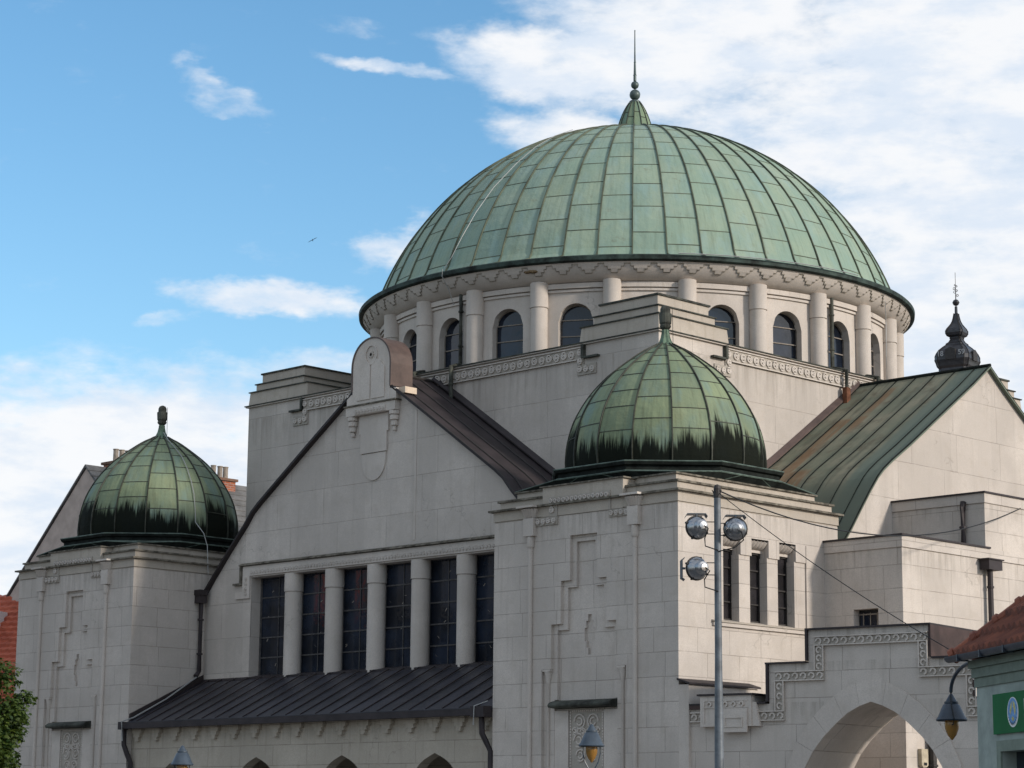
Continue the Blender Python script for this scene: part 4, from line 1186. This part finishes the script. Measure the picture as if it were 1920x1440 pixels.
# ================================================================== STREET LAMPS
def lamp_head(root, zb, mat='lamp_blue'):
    """zb = height of shade rim"""
    m = MB(); m.sm = True
    m.lathe([(.225, zb), (.235, zb+.02), (.225, zb+.035), (.20, zb+.07), (.125, zb+.235), (.10, zb+.255), (.105, zb+.26), (.105, zb+.285), (.085, zb+.29), (.05, zb+.35), (.028, zb+.39), (.01, zb+.40)], 0, 0, 24, cap=False)
    m.lathe([(.01, zb+.02), (.22, zb+.012)], 0, 0, 24, cap=False)
    m.build('lamp_shade', mat, root)
    m = MB(); m.sm = True
    m.lathe([(.10, zb+.015), (.108, zb-.03), (.10, zb-.12), (.065, zb-.21), (.01, zb-.28)], 0, 0, 16)
    m.build('lamp_glass', 'amber', root)
for (x, y, zb, lab) in ((15.41, -18.24, 3.005, 'post-top street lamp with grey-blue conical shade before the carved tower niche'),
                        (5.75, -20.06, 2.74, 'post-top street lamp by the porch arches, only its cap in the frame')):
    r = empty('street_lamp', (x, y, 0), R_(45), label=lab, category='street lamp', group='post-top street lamps')
    lamp_head(r, zb)
    m = MB(); m.sm = True
    for sg in (-1, 1):
        m.tube([(sg*.15, 0, zb+.01), (sg*.155, 0, zb-.13), (sg*.12, 0, zb-.27), (sg*.05, 0, zb-.40), (0, 0, zb-.46)], .012, 6)
    m.build('lamp_fork', 'lamp_blue', r)
    m = MB(); m.sm = True; m.lathe([(.09, 0), (.085, .4), (.05, .45), (.042, zb-.5), (.06, zb-.47), (.045, zb-.42), (.01, zb-.41)], 0, 0, 14); m.build('lamp_post', 'lamp_blue', r)

# ================================================================== SHOP (right edge)
SX, SY = 25.20, -20.64; SR = R_(-36)
shop = empty('corner_shop', (SX, SY, 0), SR, label='low pale green shop with brown tiled roof at the right edge', category='shop')
m = MB()
LZ = 2.67
m.box(0, .95, 0, .3, 0, 3.60); m.box(.95, 12, 0, .3, LZ, 3.60); m.box(2.6, 4.2, 0, .3, 0, LZ); m.box(5.8, 12, 0, .3, 0, LZ)
m.box(0, .3, .3, 7, 0, 3.6); m.box(11.7, 12, .3, 7, 0, 3.6); m.box(.3, 11.7, 6.7, 7, 0, 3.6)
m.build('shop_wall', 'shopwall', shop)
m = MB()
for e, z0, z1 in ((.025, 3.60, 3.72), (.055, 3.735, 3.855), (.09, 3.87, 3.985)):
    m.box(-e, 12+e, -e, 7+e, z0, z1)
m.box(-.02, 12.02, -.02, 7.02, 3.72, 3.735); m.box(-.05, 12.05, -.05, 7.05, 3.855, 3.87)
m.build('cornice', 'shoptrim', shop)
m = MB()
for a, c in ((.95, 2.6), (4.2, 5.8)):
    m.box(a-.15, a, -.03, 0, 0, LZ+.15); m.box(c, c+.15, -.03, 0, 0, LZ+.15); m.box(a, c, -.03, 0, LZ, LZ+.15)
m.build('opening_surround', 'shoptrim', shop)
m = MB(); m.box(.95, 2.6, .2, .24, 0, LZ); m.box(4.2, 5.8, .2, .24, 0, LZ); m.build('shop_window', 'glass', shop)
# roof: hipped, with real pantile rows
OV = .26; WL, WD, HR = 12+2*OV, 7+2*OV, 3.45
rx0, rx1, ry0, ry1 = -OV, 12+OV, -OV, 7+OV; rz = 4.02; half = WD/2
m = MB()
ridge = [(rx0+half, ry0+half, rz+HR), (rx1-half, ry0+half, rz+HR)]
base = [(rx0, ry0, rz), (rx1, ry0, rz), (rx1, ry1, rz), (rx0, ry1, rz)]
i = len(m.v); m.v += base+ridge
for f in ((0, 1, 5, 4), (1, 2, 5), (2, 3, 4, 5), (3, 0, 4), (3, 2, 1, 0)): m.face([i+k for k in f])
rf = m.build('tiled_roof', 'tile_brown', shop)
# front-slope tile courses: wavy strips
m = MB(); m.sm = False
slope = math.atan2(HR, half); rows = 13; tw_ = .21
for k in range(rows):
    s0, s1 = k/rows, (k+1)/rows
    y0_, z0_ = ry0+half*s0, rz+HR*s0; y1_, z1_ = ry0+half*s1, rz+HR*s1
    xa, xb = rx0+half*s0, rx1-half*s0
    n = int((xb-xa)/tw_*6); lo, hi, un_ = [], [], []
    for q in range(n+1):
        x = xa+(xb-xa)*q/n; w = .032*math.sin(2*PI*x/tw_)
        lo.append((x, y0_-.02, z0_+.10+w)); un_.append((x, y0_-.015, z0_+.0+w))
        xh = min(max(x, rx0+half*s1), rx1-half*s1) if (x < rx0+half*s1 or x > rx1-half*s1) else x
        f_ = 1.0
        if x < rx0+half*s1: f_ = (x-xa)/(half/rows)
        if x > rx1-half*s1: f_ = (xb-x)/(half/rows)
        hi.append((x, y0_+(y1_-y0_)*f_, z0_+(z1_-z0_)*f_+.03+w))
    b0 = len(m.v); m.v += un_+lo+hi; N = n+1
    for q in range(n):
        m.face([b0+q, b0+q+1, b0+N+q+1, b0+N+q]); m.face([b0+N+q, b0+N+q+1, b0+2*N+q+1, b0+2*N+q])
m.build('tile_courses', 'tile_brown', rf)
# hip tiles
m = MB(); m.sm = True
a, c = Vector((rx0, ry0, rz+.03)), Vector((rx0+half, ry0+half, rz+HR+.03)); n = 15
for k in range(n):
    p, q = a.lerp(c, k/n), a.lerp(c, (k+1)/n+.01); m.tube([tuple(p), tuple(p.lerp(q, .15)), tuple(p.lerp(q, .16)), tuple(q)], .085, 10)
    m.tube([tuple(p), tuple(p.lerp(q, .16))], .115, 10)
m.build('hip_tiles', mat_tiles('hip_clay_tile', (.27, .09, .05), (.17, .055, .035)), rf)
m = MB(); m.sm = True; pr_ = [(-.075, 0), (-.07, -.04), (-.04, -.075), (0, -.085), (.04, -.075), (.07, -.04), (.075, 0)]
for (p, q) in (((rx0-.08, ry0-.02), (rx1+.08, ry0-.02)),):
    rings = [[(p[0], p[1]+u, rz+.03+w) for u, w in pr_], [(q[0], q[1]+u, rz+.03+w) for u, w in pr_]]
    m.loft(rings, cap=True, close=False)
m.sm = False
for s_ in [0.2+.9*k for k in range(13)]: m.box(s_, s_+.03, ry0-.105, ry0+.06, rz-.065, rz+.035)
m.build('gutter', 'zinc', shop)

# sign on the shop (own thing)
sg_ = empty('shop_sign', (SX, SY, 0), SR, label='green sign board with round blue emblem on the pale green shop', category='sign')
m = MB(); m.box(.74, 4.6, -.045, -.004, 2.91, 3.46); m.build('sign_board', 'sign_green', sg_)
def disc(mb, cx_, cz, r, y0, y1, n=28, rx=1.):
    mb.prism([(cx_+rx*r*math.cos(2*PI*k/n), cz+r*math.sin(2*PI*k/n)) for k in range(n)], 'y', y0, y1)
m = MB(); disc(m, 1.51, 3.185, .205, -.0455, -.05); em = m.build('emblem', 'white', sg_)
m = MB(); disc(m, 1.51, 3.20, .178, -.0505, -.052); m.build('emblem_field', 'skyblue', em)
m = MB()
for pts in ([(1.40, 3.20), (1.45, 3.30), (1.50, 3.33), (1.48, 3.24), (1.44, 3.15)], [(1.53, 3.34), (1.60, 3.30), (1.63, 3.20), (1.59, 3.13), (1.56, 3.22), (1.53, 3.26)], [(1.46, 3.10), (1.52, 3.13), (1.57, 3.09), (1.52, 3.06)]):
    m.prism(pts, 'y', -.0525, -.054)
m.build('emblem_shape', 'yellow', em)
m = MB()
for k in range(9):
    a = R_(205+16*k*.98); c, s_ = math.cos(a), math.sin(a); r = .165
    m.prism([(1.51+(r-.02)*c-.006, 3.185+(r-.02)*s_), (1.51+(r+.012)*c-.008, 3.185+(r+.012)*s_), (1.51+(r+.012)*c+.008, 3.185+(r+.012)*s_), (1.51+(r-.02)*c+.006, 3.185+(r-.02)*s_)], 'y', -.0545, -.056)
m.build('emblem_marks', 'black', em)
m = MB(); m.box(1.93, 1.99, -.0455, -.049, 3.20, 3.35); m.box(1.99, 2.10, -.0455, -.049, 3.31, 3.35); m.box(1.93, 1.99, -.0455, -.049, 3.02, 3.14); m.build('lettering', 'white', sg_)

# bracket lamp on the shop's end wall
c_, s_ = math.cos(SR), math.sin(SR)
bl = empty('bracket_lamp', (SX+c_*-1.42-s_*.12, SY+s_*-1.42+c_*.12, 0), SR, label='dark blue bell-shaped lamp hanging from a curved wall bracket on the shop corner', category='wall lamp')
lamp_head(bl, 3.19, mat='lamp_navy')
m = MB(); m.sm = True
pts = [(0, 0, 3.57)] + [(.95-.95*math.cos(PI/2*k/10), 0, 3.62+.38*math.sin(PI/2*k/10)) for k in range(11)] + [(1.42, 0, 3.99)]
m.tube(pts, .028, 8); m.build('lamp_bracket', 'lamp_navy', bl)
m = MB(); m.tube([(.05, -.03, 3.56), (.14, -.05, 3.42), (.25, -.05, 3.22), (.22, -.05, 3.14), (.1, -.03, 3.13)], .009, 5); m.build('lamp_cable', 'cable', bl)

# ================================================================== OVERHEAD CABLES
def sag(p, q, s, n=20):
    p, q = Vector(p), Vector(q)
    return [tuple(p.lerp(q, k/n)+Vector((0, 0, -4*s*(k/n)*(1-k/n)))) for k in range(n+1)]
m = MB(); m.tube(sag((18.4, -18.26, 7.36), (14.52, -2.69, 8.98), .72), .013, 5)
m.build('overhead_cable', 'cable', None, label='black cable sagging from the mast head towards the upper stair block', category='cable', group='overhead cables')
lp = Vector((SX+c_*-.5-s_*.12, SY+s_*-.5+c_*.12, 4.0))
m = MB(); m.tube(sag((18.4, -18.26, 7.33), tuple(lp), .12), .0075, 5)
m.build('overhead_cable', 'cable', None, label='thin black cable running down from the mast head to the bracket lamp', category='cable', group='overhead cables')

# ================================================================== BACKGROUND HOUSES
hs = empty('gabled_house', (-21.97, -3.81, 0), label='taupe gable-ended house with slate roof behind the left tower', category='house')
m = MB()
m.prism([(-4.6, 0), (-4.6, 9.2), (0, 13.52), (3.2, 10.5), (3.2, 0)], 'y', .05, 14); m.build('house_wall', 'taupe', hs)
m = MB()
m.prism([(-4.85, 9.06), (-4.85, 9.12), (0, 13.66), (0, 13.57)], 'y', -.01, 14.1); m.prism([(3.4, 10.42), (3.4, 10.50), (0, 13.66), (0, 13.57)], 'y', -.01, 14.1)
hr = m.build('house_roof', 'slate', hs)
m = MB()
for k in range(1, 14):
    f = k/14; m.box(3.4*f, 3.4*f+.02, -.08, 14.1, 13.675-3.16*f-.02, 13.675-3.16*f+.012)
m.build('slate_courses', 'slate', hr)
def chimney(y0, y1, z1, pots):
    m = MB(); m.box(-.35, .35, y0, y1, 12.8, z1); cb = m.build('chimney', 'brick', hr)
    m = MB(); m.box(-.42, .42, y0-.07, y1+.07, z1, z1+.09); m.build('chimney_cap', mat_simple('chimney_cap', (.16, .09, .06), .9), cb)
    for y_ in pots:
        m = MB(); m.lathe([(.10, z1+.09), (.095, z1+.52), (.11, z1+.53), (.11, z1+.56), (.08, z1+.56)], 0, y_, 10); m.build('chimney_pot', 'mortar', cb)
chimney(1.0, 2.05, 13.78, [1.25, 1.5, 1.75])
chimney(5.3, 6.25, 13.70, [5.5, 5.8, 6.05])

rh = empty('red_roofed_house', (-24.6, -7.4, 0), R_(28), label='house with bright red tiled roof at the left edge behind the tree', category='house')
m = MB(); m.box(-9, 3.5, 0, 9, 0, 5.6); m.build('house_wall', 'white', rh)
m = MB(); m.prism([(-.4, 5.4), (4.2, 9.45), (8.9, 5.4)], 'x', -9.3, 3.8); rr_ = m.build('tiled_roof', 'tile_red', rh)
m = MB(); rows = 20
for k in range(rows):
    f0, f1 = k/rows, (k+1)/rows
    y0_, z0_ = -.4+4.6*f0, 5.4+4.05*f0; y1_, z1_ = -.4+4.6*f1, 5.4+4.05*f1
    n = 150; lo, un_, hi = [], [], []
    for q in range(n+1):
        x = -9.3+13.1*q/n; w = .018*math.sin(2*PI*q/3.0)
        un_.append((x, y0_, z0_+.01)); lo.append((x, y0_-.02, z0_+.12+w)); hi.append((x, y1_, z1_+.02+w))
    b0 = len(m.v); m.v += un_+lo+hi; N = n+1
    for q in range(n):
        m.face([b0+q, b0+q+1, b0+N+q+1, b0+N+q]); m.face([b0+N+q, b0+N+q+1, b0+2*N+q+1, b0+2*N+q])
m.build('tile_courses', 'tile_red', rr_)
m = MB(); m.box(-1.5, .55, 1.6, 5.0, 7.4, 8.75); m.build('dormer', 'white', rh)
m = MB(); m.box(1.05, 1.9, 3.7, 4.6, 8.6, 9.75); m.box(1.0, 2.6, 3.6, 4.7, 9.752, 9.8); m.build('chimney', mat_simple('blue_grey_sheet', (.12, .18, .26), .6), rh)

# house across the square: it is what the tall gable windows mirror
oh = empty('opposite_house', (-38, -46, 0), R_(-42), label='tall pale house with red roof across the square, mirrored in the gable windows', category='house')
m = MB(); m.box(-22, 22, -7, 0, 0, 11.5); m.prism([(-7, 11.5), (0, 11.5), (-3.5, 15.5)], 'x', -22, 22); m.build('house_wall', mat_simple('dim_grey_render', (.06, .07, .085), .9), oh)
m = MB(); m.prism([(.4, 11.4), (.4, 11.6), (-3.5, 16.2), (-7.4, 11.6), (-7.4, 11.4), (-3.5, 15.9)], 'x', -4.9, -3.4); m.build('house_roof', 'tile_red', oh)
m = MB(); m.prism([(.4, 11.4), (.4, 11.6), (-3.5, 16.2), (-7.4, 11.6), (-7.4, 11.4), (-3.5, 15.9)], 'x', -22.5, -4.901); m.prism([(.4, 11.4), (.4, 11.6), (-3.5, 16.2), (-7.4, 11.6), (-7.4, 11.4), (-3.5, 15.9)], 'x', -3.399, 22.5); m.build('house_roof', 'slate', oh)
for i in range(14):
    for z in (1.2, 5.0, 8.4):
        m = MB(); m.box(-20+3*i-.6, -20+3*i+.6, .0, .04, z, z+1.9); m.build('window', 'black', oh)

# baroque cupola
cu = empty('church_cupola', (-28.7, 58.8, 0), label='dark baroque onion cupola dated in white figures above the side gable', category='cupola')
view = Vector((44.13+28.7, -48.88-58.8, 0)).normalized()
ang = math.atan2(view.y, view.x)
K = 130/4341/7.575*1.02
Z0 = 26.8; py = lambda y_: Z0+((1366-y_)/7.575)*130/4341*1.045
sqang = ang-R_(22)      # normal of the left (front) face
prof = [(285, 1440), (290, 1390), (268, 1345), (262, 1320), (290, 1290), (302, 1250), (322, 1205), (318, 1150), (296, 1105), (262, 1060), (205, 1015), (160, 985), (155, 968), (118, 945), (92, 905), (100, 885), (95, 870), (140, 850), (160, 815), (160, 790), (140, 755), (112, 725), (82, 690), (60, 650), (45, 600), (36, 555), (38, 548), (36, 540), (22, 535), (20, 440)]
m = MB()
def sqring(r, z):
    # chamfered square whose half width along the diagonal silhouette matches r
    h_ = r*K/1.302*1.02; ch = h_*.20; out = []
    for k in range(4):
        n0 = sqang+k*PI/2; n_ = Vector((math.cos(n0), math.sin(n0))); t_ = Vector((-n_.y, n_.x))
        out.append((n_*h_-t_*(h_-ch))); out.append((n_*h_+t_*(h_-ch)))
    return [(p.x, p.y, z) for p in out]
m.loft([sqring(r, py(y_)) for r, y_ in prof])
m.build('onion_roof', 'slate_onion', cu)
m = MB()
for k in range(4):
    for e in (-1, 1):
        pts = []
        for r, y_ in prof[2:-2]:
            h_ = r*K/1.302*1.02; n0 = sqang+k*PI/2; n_ = Vector((math.cos(n0), math.sin(n0))); t_ = Vector((-n_.y, n_.x)); p = n_*h_+t_*e*h_*.8
            pts.append((p.x, p.y, py(y_)))
        m.tube(pts, .035, 4)
m.build('hip_roll', 'iron', cu)
m = MB(); m.sm = True; zb_ = py(385); m.lathe([(.08, zb_-.25)] + ball(.19, zb_) + [(.03, zb_+.2), (.02, zb_+1.0)], n=14)
m.lathe([(.19, zb_-.02), (.21, zb_), (.19, zb_+.02)], n=14); m.build('ball_finial', 'slate_onion', cu)
m = MB(); m.tube([(0, 0, zb_+.2), (0, 0, zb_+1.75)], .014, 5)
rt = Vector((-view.y, view.x, 0))
for (dx, dz, r) in ((-.05, .62, .07), (.09, .42, .06), (-.08, .82, .06), (.05, .95, .045), (.06, .7, .05), (-.03, 1.02, .04)):
    c = rt*dx+Vector((0, 0, zb_+dz)); m.tube([tuple(c+rt*r*math.cos(a*PI/4)+Vector((0, 0, r*math.sin(a*PI/4)))) for a in range(9)], .018, 4)
m.build('wrought_cross', 'iron', cu)
nF = Vector((math.cos(sqang), math.sin(sqang), 0)); tF = Vector((-nF.y, nF.x, 0))
hF = 322*K/1.302*1.02
# louvre dormer on front and side faces
for nn, tt in ((nF, tF), (tF, -nF)):
    pass
def dormer(n_, t_, w, z0_, z1_, d):
    m = MB(); pts = [(-w, z0_), (w, z0_), (w, z1_-w*.45), (0, z1_), (-w, z1_-w*.45)]
    ring = lambda dd: [tuple(n_*dd+t_*a+Vector((0, 0, z))) for a, z in pts]
    m.loft([ring(d-.5), ring(d+.06)]); return m.build('louvre_dormer', 'iron', cu)
dormer(nF, tF, .30, py(1215), py(1045), hF)
t2_ = Vector((-tF.x, -tF.y, 0)) if (tF.dot(Vector((RR.x, RR.y, 0))) < 0) else tF
dormer(t2_, nF, .30, py(1225), py(1070), hF)
rside = t2_      # direction of the right-hand face, also 'right' on the front face
def text(body, size, loc, nrm, right, name, mat, parent):
    cu_ = bpy.data.curves.new(name, 'FONT'); cu_.body = body; cu_.size = size; cu_.extrude = .01; cu_.align_x = 'CENTER'; cu_.align_y = 'CENTER'; cu_.offset = .008
    o = bpy.data.objects.new(name, cu_); COL.objects.link(o)
    dg = bpy.context.evaluated_depsgraph_get(); me = bpy.data.meshes.new_from_object(o.evaluated_get(dg))
    bpy.data.objects.remove(o); o = bpy.data.objects.new(name, me); COL.objects.link(o); me.materials.clear(); me.materials.append(M[mat])
    up = nrm.cross(right); mt = Matrix((right, up, nrm)).transposed().to_4x4(); mt.translation = loc
    o.parent = parent; o.matrix_local = mt; return o
up_ = Vector((0, 0, 1))
for bd, a in (('18', -.60), ('59', .66)):
    text(bd, .40, nF*(hF+.02)+rside*a+up_*py(1130), nF, rside, 'date_figures', 'figure_grey', cu)
m = MB(); m.box(-1.6, 1.6, -1.6, 1.6, 0, py(1430)); m.build('church_tower', 'taupe', cu)

# ================================================================== TREE
tr = empty('maple_tree', (12.75, -30.0, .55), label='green maple tree at the lower left corner of the view', category='tree')
rnd = random.Random(11)
m = MB(); m.sm = True
trunk = [(0, 0, -.55), (.03, .02, .8), (-.02, .05, 1.6), (.02, .0, 2.3)]
m.tube(trunk, .13, 10, .55); m.build('trunk', 'bark', tr)
lobes = []
m = MB()
for k in range(26):
    a = rnd.uniform(0, 2*PI); el = rnd.uniform(-.25, 1.3); L = rnd.uniform(.75, 1.32)
    e = Vector((math.cos(a)*math.cos(el)*L, math.sin(a)*math.cos(el)*L, 2.25+math.sin(el)*L*1.25))
    s0 = Vector((0, 0, rnd.uniform(1.5, 2.3))); mid = s0.lerp(e, .5)+Vector((0, 0, .12))
    m.tube([tuple(s0), tuple(mid), tuple(e)], .03, 6, .2); lobes.append((e, rnd.uniform(.26, .44)))
m.build('branch', 'bark', tr)
for k in range(60):
    a = rnd.uniform(0, 2*PI); el = rnd.uniform(-.5, 1.5); L = rnd.uniform(.3, 1.35)
    lobes.append((Vector((math.cos(a)*math.cos(el)*L, math.sin(a)*math.cos(el)*L, 2.2+math.sin(el)*L*1.2)), rnd.uniform(.2, .38)))
for rr0, e0, dz0 in ((.95, .36, 3.22), (1.1, .3, 2.75), (1.25, .22, 2.62), (1.35, .18, 2.9), (1.15, .26, 2.35)):
    lobes.append((Vector((RR.x*rr0, RR.y*rr0, dz0)), e0))
leafp = [(0, 0), (.16, .10), (.42, .02), (.36, .22), (.55, .38), (.30, .44), (.26, .60), (.10, .55), (0, .98)]
leafp = leafp + [(-x, y) for x, y in leafp[-2:0:-1]]
m = MB()
for c, r in lobes:
    n = int(330*(r/.3)**2)
    for _ in range(n):
        d = Vector((rnd.gauss(0, 1), rnd.gauss(0, 1), rnd.gauss(0, 1))).normalized()*r*(rnd.random()**.45)
        p = c+Vector((d.x, d.y, d.z*.8)); sz = rnd.uniform(.055, .095)
        nrm = (Vector((rnd.gauss(0, .6), rnd.gauss(0, .6), 1.0))+d.normalized()*.7).normalized()
        t_ = nrm.cross(Vector((rnd.gauss(0, 1), rnd.gauss(0, 1), rnd.gauss(0, 1)))).normalized(); u_ = nrm.cross(t_)
        b0 = len(m.v); m.tv = (min(1, max(.01, rnd.gauss(.4, .25))), .5)
        for (a, b_) in leafp:
            q = p+t_*a*sz+u_*(b_-.4)*sz-nrm*(a*a+(b_-.4)**2)*sz*.5
            m.v.append(tuple(q))
        m.face(range(b0, b0+len(leafp)))
cr = m.build('crown', 'leaf', tr)

# ================================================================== BIRD
bd = MB(); bd.sm = True
cb = Vector((0, 0, 0)); d = Vector((RR.x, RR.y, .58)).normalized(); fw = Vector((FF.x, FF.y, -.05)).normalized()
bd.tube([tuple(fw*-.11), tuple(fw*-.05), tuple(fw*.02), tuple(fw*.09), tuple(fw*.12)], .014, 8)
bird = bd.build('bird', 'feather', None, label='dark bird gliding in the blue sky left of the dome', category='bird')
bird.location = (-25.09+.0, 8.63, 24.47)
for sgn in (-1, 1):
    w = MB()
    P0, P1, P2 = d*sgn*.02, d*sgn*.12+Vector((0, 0, .01)), d*sgn*.205
    ch = fw*.022
    w.loft([[tuple(P0-ch), tuple(P0+ch), tuple(P0+ch*.8+Vector((0, 0, .012))), tuple(P0-ch*.8+Vector((0, 0, .012)))],
            [tuple(P1-ch), tuple(P1+ch), tuple(P1+ch*.8+Vector((0, 0, .01))), tuple(P1-ch*.8+Vector((0, 0, .01)))],
            [tuple(P2-ch*.3), tuple(P2+ch*.3), tuple(P2+ch*.2+Vector((0, 0, .005))), tuple(P2-ch*.2+Vector((0, 0, .005)))]])
    w.build('wing', 'feather', bird)

# ================================================================== GROUND
m = MB(); N = 24; L_ = 900
m.v += [(-L_, -L_, 0), (L_, -L_, 0), (L_, L_, 0), (-L_, L_, 0)]; m.face((0, 1, 2, 3))
m.build('ground', 'paving', None, kind='structure')
m = MB(); m.v += [(-60, -40, .004), (60, -40, .004), (60, -28, .004), (-60, -28, .004)]; m.face((0, 1, 2, 3))
m.build('road', 'asphalt', None, kind='structure')

# ================================================================== CAMERA
cam = bpy.data.cameras.new('camera'); co = bpy.data.objects.new('camera', cam); COL.objects.link(co)
Rv = Vector((0.70617949, 0.70797323, 0.00918935)); Uv = Vector((0.12631452, -0.13874376, 0.98223969)); Fv = Vector((-0.69667437, 0.69247677, 0.18740529))
mt = Matrix((Rv, Uv, -Fv)).transposed().to_4x4(); mt.translation = (44.13024364, -48.88440514, 1.6)
co.matrix_world = mt
cam.sensor_width = 36; cam.lens = 4341.1/1920*36; cam.clip_end = 3000; cam.clip_start = .5
S.camera = co

# ================================================================== SUN + SKY
SUN_EL, SUN_AZ = 21., 14.    # azimuth measured from +X towards +Y
sd = Vector((math.cos(R_(SUN_EL))*math.cos(R_(SUN_AZ)), math.cos(R_(SUN_EL))*math.sin(R_(SUN_AZ)), math.sin(R_(SUN_EL))))
sl = bpy.data.lights.new('sun', 'SUN'); sl.energy = 3.1; sl.angle = R_(5); sl.color = (1, .92, .83)
so = bpy.data.objects.new('sun', sl); COL.objects.link(so); so.rotation_euler = sd.to_track_quat('Z', 'Y').to_euler()
so.location = (30, 10, 40)

w = bpy.data.worlds.new('World'); S.world = w; w.use_nodes = True
t = NT(w.node_tree); bg = t.n['Background']
sky = t.node('ShaderNodeTexSky', sky_type='NISHITA'); sky.sun_disc = False
sky.sun_elevation = R_(SUN_EL); sky.sun_rotation = math.atan2(sd.x, sd.y); sky.air_density = 1.0; sky.dust_density = .6; sky.ozone_density = 2.0
gen = t.node('ShaderNodeTexCoord').outputs['Generated']
gx, gy, gz = t.sep(gen)
az = t.m('MULTIPLY', t.m('ARCTAN2', gx, gy), 180/PI)       # degrees from +Y towards +X
el = t.m('MULTIPLY', t.m('ARCSINE', gz), 180/PI)
# slow warp of the coordinates so cloud outlines are ragged
wv = t.comb(t.m('MULTIPLY', az, .16), t.m('MULTIPLY', el, .30), 0)
w1 = t.noise(wv, 1.0, 6, .62); w2 = t.noise(t.comb(t.m('ADD', t.m('MULTIPLY', az, .16), 40), t.m('MULTIPLY', el, .30), 7), 1.0, 6, .62)
aw = t.m('ADD', az, t.m('MULTIPLY', t.m('SUBTRACT', w1, .5), 4.2)); ew = t.m('ADD', el, t.m('MULTIPLY', t.m('SUBTRACT', w2, .5), 3.0))
def blob(a0, e0, ra, re, rot=0., k=1.):
    x = t.m('SUBTRACT', aw, a0); y = t.m('SUBTRACT', ew, e0); c, s = math.cos(R_(rot)), math.sin(R_(rot))
    u = t.m('DIVIDE', t.m('ADD', t.m('MULTIPLY', x, c), t.m('MULTIPLY', y, s)), ra)
    v = t.m('DIVIDE', t.m('SUBTRACT', t.m('MULTIPLY', y, c), t.m('MULTIPLY', x, s)), re)
    d = t.m('SQRT', t.m('ADD', t.m('MULTIPLY', u, u), t.m('MULTIPLY', v, v)))
    return t.ramp(d, 1.35, .35, 0, k)
blobs = [(-33, 17.5, 9.5, 7.5, 0, 1.), (-40.5, 19.3, 5.2, 2.2, 0, 1.), (-44.2, 18.7, 2.6, 1.25, 0, 1.), (-43.6, 16.8, 2.2, 1.3, 0, 1.), (-34, 9, 8, 6, 0, 1.),
         (-52.4, 17.75, 1.7, .42, -20, .52), (-48.5, 18.3, 1.7, .32, -8, .62), (-51.2, 12.6, 2.4, .62, -5, .9), (-53.7, 12.0, 1.0, .32, 0, .5),
         (-48.3, 14.4, 1.2, .75, 20, .72), (-50.0, 10.9, 2.2, .6, 10, .5), (-56, 7.4, 8.5, 3.6, 0, 1.25), (-50, 7.0, 7.5, 3.8, 0, 1.25), (-49.5, 19.4, .9, .4, 0, .25)]
dens = None
for bb in blobs:
    q = blob(*bb); dens = q if dens is None else t.m('MAXIMUM', dens, q)
# broken mottling inside the big cloud bank
mv = t.comb(t.m('MULTIPLY', az, .42), t.m('MULTIPLY', el, .95), 3)
mot = t.noise(mv, 1.0, 7, .58, .25); mot2 = t.noise(t.comb(t.m('MULTIPLY', az, .9), t.m('MULTIPLY', el, 2.0), 9), 1.0, 6, .6)
field = t.m('ADD', t.m('SUBTRACT', t.m('MULTIPLY', dens, 1.5), .42), t.m('MULTIPLY', t.m('SUBTRACT', mot, .49), 1.8))
field = t.m('ADD', field, t.m('MULTIPLY', t.m('SUBTRACT', mot2, .5), .95))
# elsewhere in the sky (outside this quarter): scattered clouds
away = t.ramp(t.m('ABSOLUTE', t.m('ADD', az, 45)), 19, 34)
hi = t.ramp(el, 22, 32); away = t.m('MAXIMUM', away, hi)
gm = t.noise(t.scale3(gen, 3.2, 3.2, 6.5), 1.0, 7, .6)
gfield = t.m('MULTIPLY', t.m('SUBTRACT', gm, .38), 4.5)
field = t.m('ADD', t.m('MULTIPLY', field, t.m('SUBTRACT', 1, away)), t.m('MULTIPLY', gfield, away))
cl = t.ramp(field, -.2, 1.1)
shade = t.noise(t.comb(t.m('MULTIPLY', az, .35), t.m('MULTIPLY', el, .9), 21), 1.0, 6, .6)
ccol = t.mix(t.ramp(shade, .36, .62), (7.6, 8.4, 9.5), (9.6, 9.7, 9.9))
# blue deepening with the real Nishita sky
hs_ = t.node('ShaderNodeHueSaturation'); hs_.inputs['Hue'].default_value = .493; hs_.inputs['Saturation'].default_value = 1.2; hs_.inputs['Value'].default_value = 1.85; t.l.new(sky.outputs[0], hs_.inputs['Color'])
colr = t.mix(t.m('MULTIPLY', cl, .97), hs_.outputs[0], ccol)
t.l.new(colr, bg.inputs['Color']); bg.inputs['Strength'].default_value = .1

S.view_settings.view_transform = 'Standard'; S.view_settings.look = 'None'; S.view_settings.exposure = 0; S.view_settings.gamma = 1
S.render.engine = 'CYCLES'
S.render.resolution_x = 1024; S.render.resolution_y = 768
